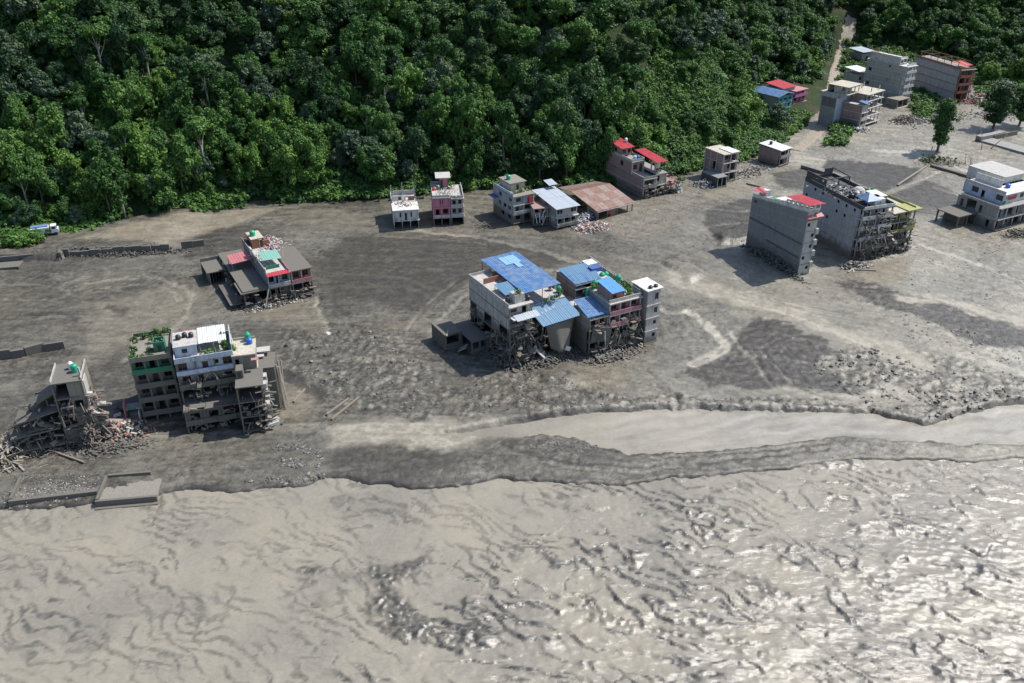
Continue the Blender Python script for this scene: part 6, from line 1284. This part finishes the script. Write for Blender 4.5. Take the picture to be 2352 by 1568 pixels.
# truck parked on the road shelf
X, Y = -135.0, 232.9; zt = gz(X, Y)
B = Bld('truck', 'white cargo truck with a blue load cover parked by the forest edge', X - 3.0, Y - 0.6, 24, zt, 'truck')
wt = flat('truck_white', (0.62, 0.64, 0.66), 0.5)
B.box('cargo_bed', wt, 0, 4.9, 0, 2.3, 1.0, 2.7); B.box('load_cover', SHEET['blue'], 0.2, 4.7, 0.5, 2.4, 2.72, 3.0); B.box('chassis', STEEL, 0, 7.2, 0.4, 1.9, 0.6, 0.98)
c = B.part('cab', MB().prism([(5.3, 0.05), (7.3, 0.05), (7.3, 2.25), (5.3, 2.25)], 0.8, 1.9), wt); MB().prism([(5.3, 0.1), (6.9, 0.15), (6.9, 2.15), (5.3, 2.2)], 1.91, 2.9).build('roof', wt, c); MB().box(6.91, 6.96, 0.3, 2.0, 1.95, 2.75).build('windscreen', GLASS, c); MB().box(5.6, 6.6, 0.02, 0.08, 1.95, 2.6).build('side_window', GLASS, c)
for x in (1.2, 2.5, 6.4):
    for y in (0.05, 1.95):
        mb = MB(); n = 14; b = len(mb.v)
        for yy in (y, y + 0.3): mb.v += [(x + 0.5 * math.cos(6.283 * k / n), yy, 0.5 + 0.5 * math.sin(6.283 * k / n)) for k in range(n)]
        mb.f += [tuple(range(n)), tuple(range(2 * n - 1, n - 1, -1))] + [(k, n + k, n + (k + 1) % n, (k + 1) % n) for k in range(n)]
        B.part('wheel', mb, GLASS)
for k in range(4): B.box('side_rail', STEEL, 0.3 + k * 1.2, 0.4 + k * 1.2, -0.06, -0.01, 1.05, 2.6)
B = Bld('retaining_wall', 'dark stone retaining wall holding up the road shelf at the left', -142, 219.6, 13, -0.5, 'wall')
for k in range(3): B.box('panel', P_('mud', 30), 0.2 + k * 5.7, 5.7 + k * 5.7, 0 + 0.1 * k, 0.5 + 0.1 * k, 0, 2.3)
beam('concrete_slab', 'muddy flat slab lying below the dark retaining wall', (-143, 216.6, 0.3), (-134.6, 218.0, 0.5), 4.0, P_('tan', 30), 'slab', 0.5)
def wall_line(name, label, pts, h0, h1, seed, thick=0.7):
    q = random.Random(seed); B = Bld(name, label, pts[0][0], pts[0][1], 0, 0.0, 'wall')
    for (ax, ay), (bx, by) in zip(pts[:-1], pts[1:]):
        L = math.hypot(bx - ax, by - ay); n = max(1, int(L / 2.4)); yaw = math.atan2(by - ay, bx - ax)
        for k in range(n):
            if q.random() < 0.12: continue
            t0, t1 = k / n, (k + 0.97) / n; hh = q.uniform(h0, h1); a, b = B.loc(ax + (bx - ax) * t0, ay + (by - ay) * t0), B.loc(ax + (bx - ax) * t1, ay + (by - ay) * t1)
            off = q.uniform(-0.35, 0.25); z0 = -0.6
            B.part('wall_block', MB().bar((a[0], a[1] + off, (z0 + hh) / 2), (b[0], b[1] + off + q.uniform(-.2, .2), (z0 + hh) / 2 + q.uniform(-.15, .15)), thick * q.uniform(0.7, 1.4), hh - z0), P_('mud', 30))
wall_line('broken_wall', 'broken dark masonry edge of the road shelf below the forest', ROAD_EDGE[3:9], 1.5, 2.5, 1)
wall_line('broken_wall', 'crumbling lip of the raised silt terrace above the narrow ruined tower', PLAT[1:], 1.6, 2.3, 2)
heap('rubble', 'broken stones spilled below the road shelf', *gp(290, 583), 22, 2.4, 260, 0.9, [mudw, P_('tan', 30), P_('concrete', 30)], 1.0, 0.12, 41)
beam('concrete_slab', 'small white broken panel standing in the mud beyond the clod field', (-43.4, 177.2, 0.3), (-43.0, 178.8, 0.9), 0.9, P_('white'), 'panel', 0.5)
# individual logs and beams
logs = [((-36.2, 144.3), (-31.8, 152.0), 'thick dark log lying on the clods beyond the corner house'), ((-37.5, 145.8), (-34.0, 151.6), 'thin dark log beside the thick one on the clods'), ((-45.2, 150.6), (-44.0, 156.0), 'dark log at the edge of the clod field behind the mud-plastered house'),
        ((92.0, 215.2), (98.6, 214.4), 'long dark branch lying in front of the pocked grey house'), ((90.6, 213.2), (93.6, 216.6), 'forked dark branch at the corner of the pocked grey house'),
        ((-86.5, 133.0), (-79.6, 129.8), 'washed-out log in front of the narrow ruined tower'), ((-94.2, 131.5), (-89.8, 127.6), 'pale trunk lying before the pancaked floors'), ((-97.0, 137.5), (-91.8, 130.8), 'long pale trunk leaning from the pancaked floors'), ((80, 285), (84.5, 281), 'dark beam lying beside the square brick house'), ((-31, 252), (-29, 246), 'dark beam between the white and pink houses')]
for (a, b), (c_, d), lab in logs: beam('log', lab, (a, b, gz(a, b) + 0.25), (c_, d, gz(c_, d) + 0.25), br.uniform(0.28, 0.5), DEADWOOD if 'pale' in lab or 'grey' in lab else WOOD, 'log')
heap('driftwood', 'uprooted roots and branches beside the pancaked floors', -95.5, 132.5, 5, 6, 170, 2.6, [DEADWOOD, WOOD], 3.2, 0.4, 35, thin=0.3)
heap('driftwood', 'dark wrecked cart and planks in the mud before the grey-blue house', -8.0, 247.5, 4.0, 3.0, 60, 1.6, [mudw, WOOD, P_('concrete', 2)], 1.4, 0, 36, thin=0.3)
# stones and clods nobody could count
STONES = []
sm_ = N = None
def stone_material():
    N = NT('wet_stone'); oi = N.n('ShaderNodeObjectInfo').outputs['Random']; n = N.noise(3, 3, 0.5, N.pos())
    return N.set(Base_Color=N.ramp(N.math('ADD', N.math('MULTIPLY', oi, 0.7), N.math('MULTIPLY', n, 0.3)), [(0.1, (0.04, 0.037, 0.033)), (0.6, (0.10, 0.095, 0.086)), (0.95, (0.26, 0.25, 0.23))]), Roughness=0.6)
smat = stone_material()
for k in range(4):
    bm = bmesh.new(); bmesh.ops.create_icosphere(bm, subdivisions=1, radius=0.5); q = random.Random(k)
    for v in bm.verts: v.co *= q.uniform(0.6, 1.15); v.co.z *= 0.62
    me = bpy.data.meshes.new('stone'); bm.to_mesh(me); bm.free(); me.materials.append(smat); STONES.append(me)
sp = []
def strew(poly, n, s0, s1, seed):
    q = random.Random(seed); P = [gp(*p) for p in poly]; xs_, ys_ = [p[0] for p in P], [p[1] for p in P]; k = 0
    while k < n:
        x, y = q.uniform(min(xs_), max(xs_)), q.uniform(min(ys_), max(ys_)); k += 1
        if not inside(np.array([x]), np.array([y]), P)[0]: continue
        if float(fbm(np.array([x]), np.array([y]), 5, 3, 400)[0]) + q.uniform(-0.5, 0.5) < 0.0: continue
        z = gz(x, y)
        if z < WATER_Z + 0.1: continue
        sp.append((x, y, z, s0 + (s1 - s0) * q.random() ** 3, q.uniform(0, 6.3), q.randrange(4)))
strew([(620, 1020), (690, 1015), (745, 1040), (735, 1075), (640, 1070)], 2250, 0.21, 0.86, 1); strew([(640, 770), (870, 760), (1000, 850), (1100, 940), (780, 950), (700, 880)], 1200, 0.17, 1.22, 2)
strew([(1850, 840), (1960, 790), (2352, 900), (2352, 930), (2130, 966), (2000, 930)], 2300, 0.24, 1.44, 3); strew([(1350, 905), (1900, 915), (2080, 950), (1900, 940), (1500, 930)], 900, 0.17, 0.72, 4)
strew([(20, 1085), (240, 1090), (240, 1130), (30, 1130)], 1050, 0.17, 0.58, 5); strew([(560, 1100), (700, 1080), (760, 1080), (690, 1112)], 450, 0.35, 1.15, 6); strew([(1380, 440), (1600, 440), (1640, 520), (1450, 570)], 1050, 0.21, 0.72, 7)
strew([(2050, 690), (2352, 800), (2352, 900), (2080, 780)], 1350, 0.21, 0.94, 8); strew([(1900, 560), (2300, 560), (2352, 700), (2050, 660)], 750, 0.17, 0.79, 9); strew([(0, 700), (420, 560), (560, 760), (150, 820)], 450, 0.17, 0.72, 10)
strew([(1050, 870), (1380, 850), (1420, 930), (1100, 950)], 900, 0.17, 0.86, 11); strew([(1260, 1005), (1400, 1015), (1360, 1040), (1200, 1030)], 525, 0.21, 0.72, 12)
scatter('strewn_stones', sp, STONES)
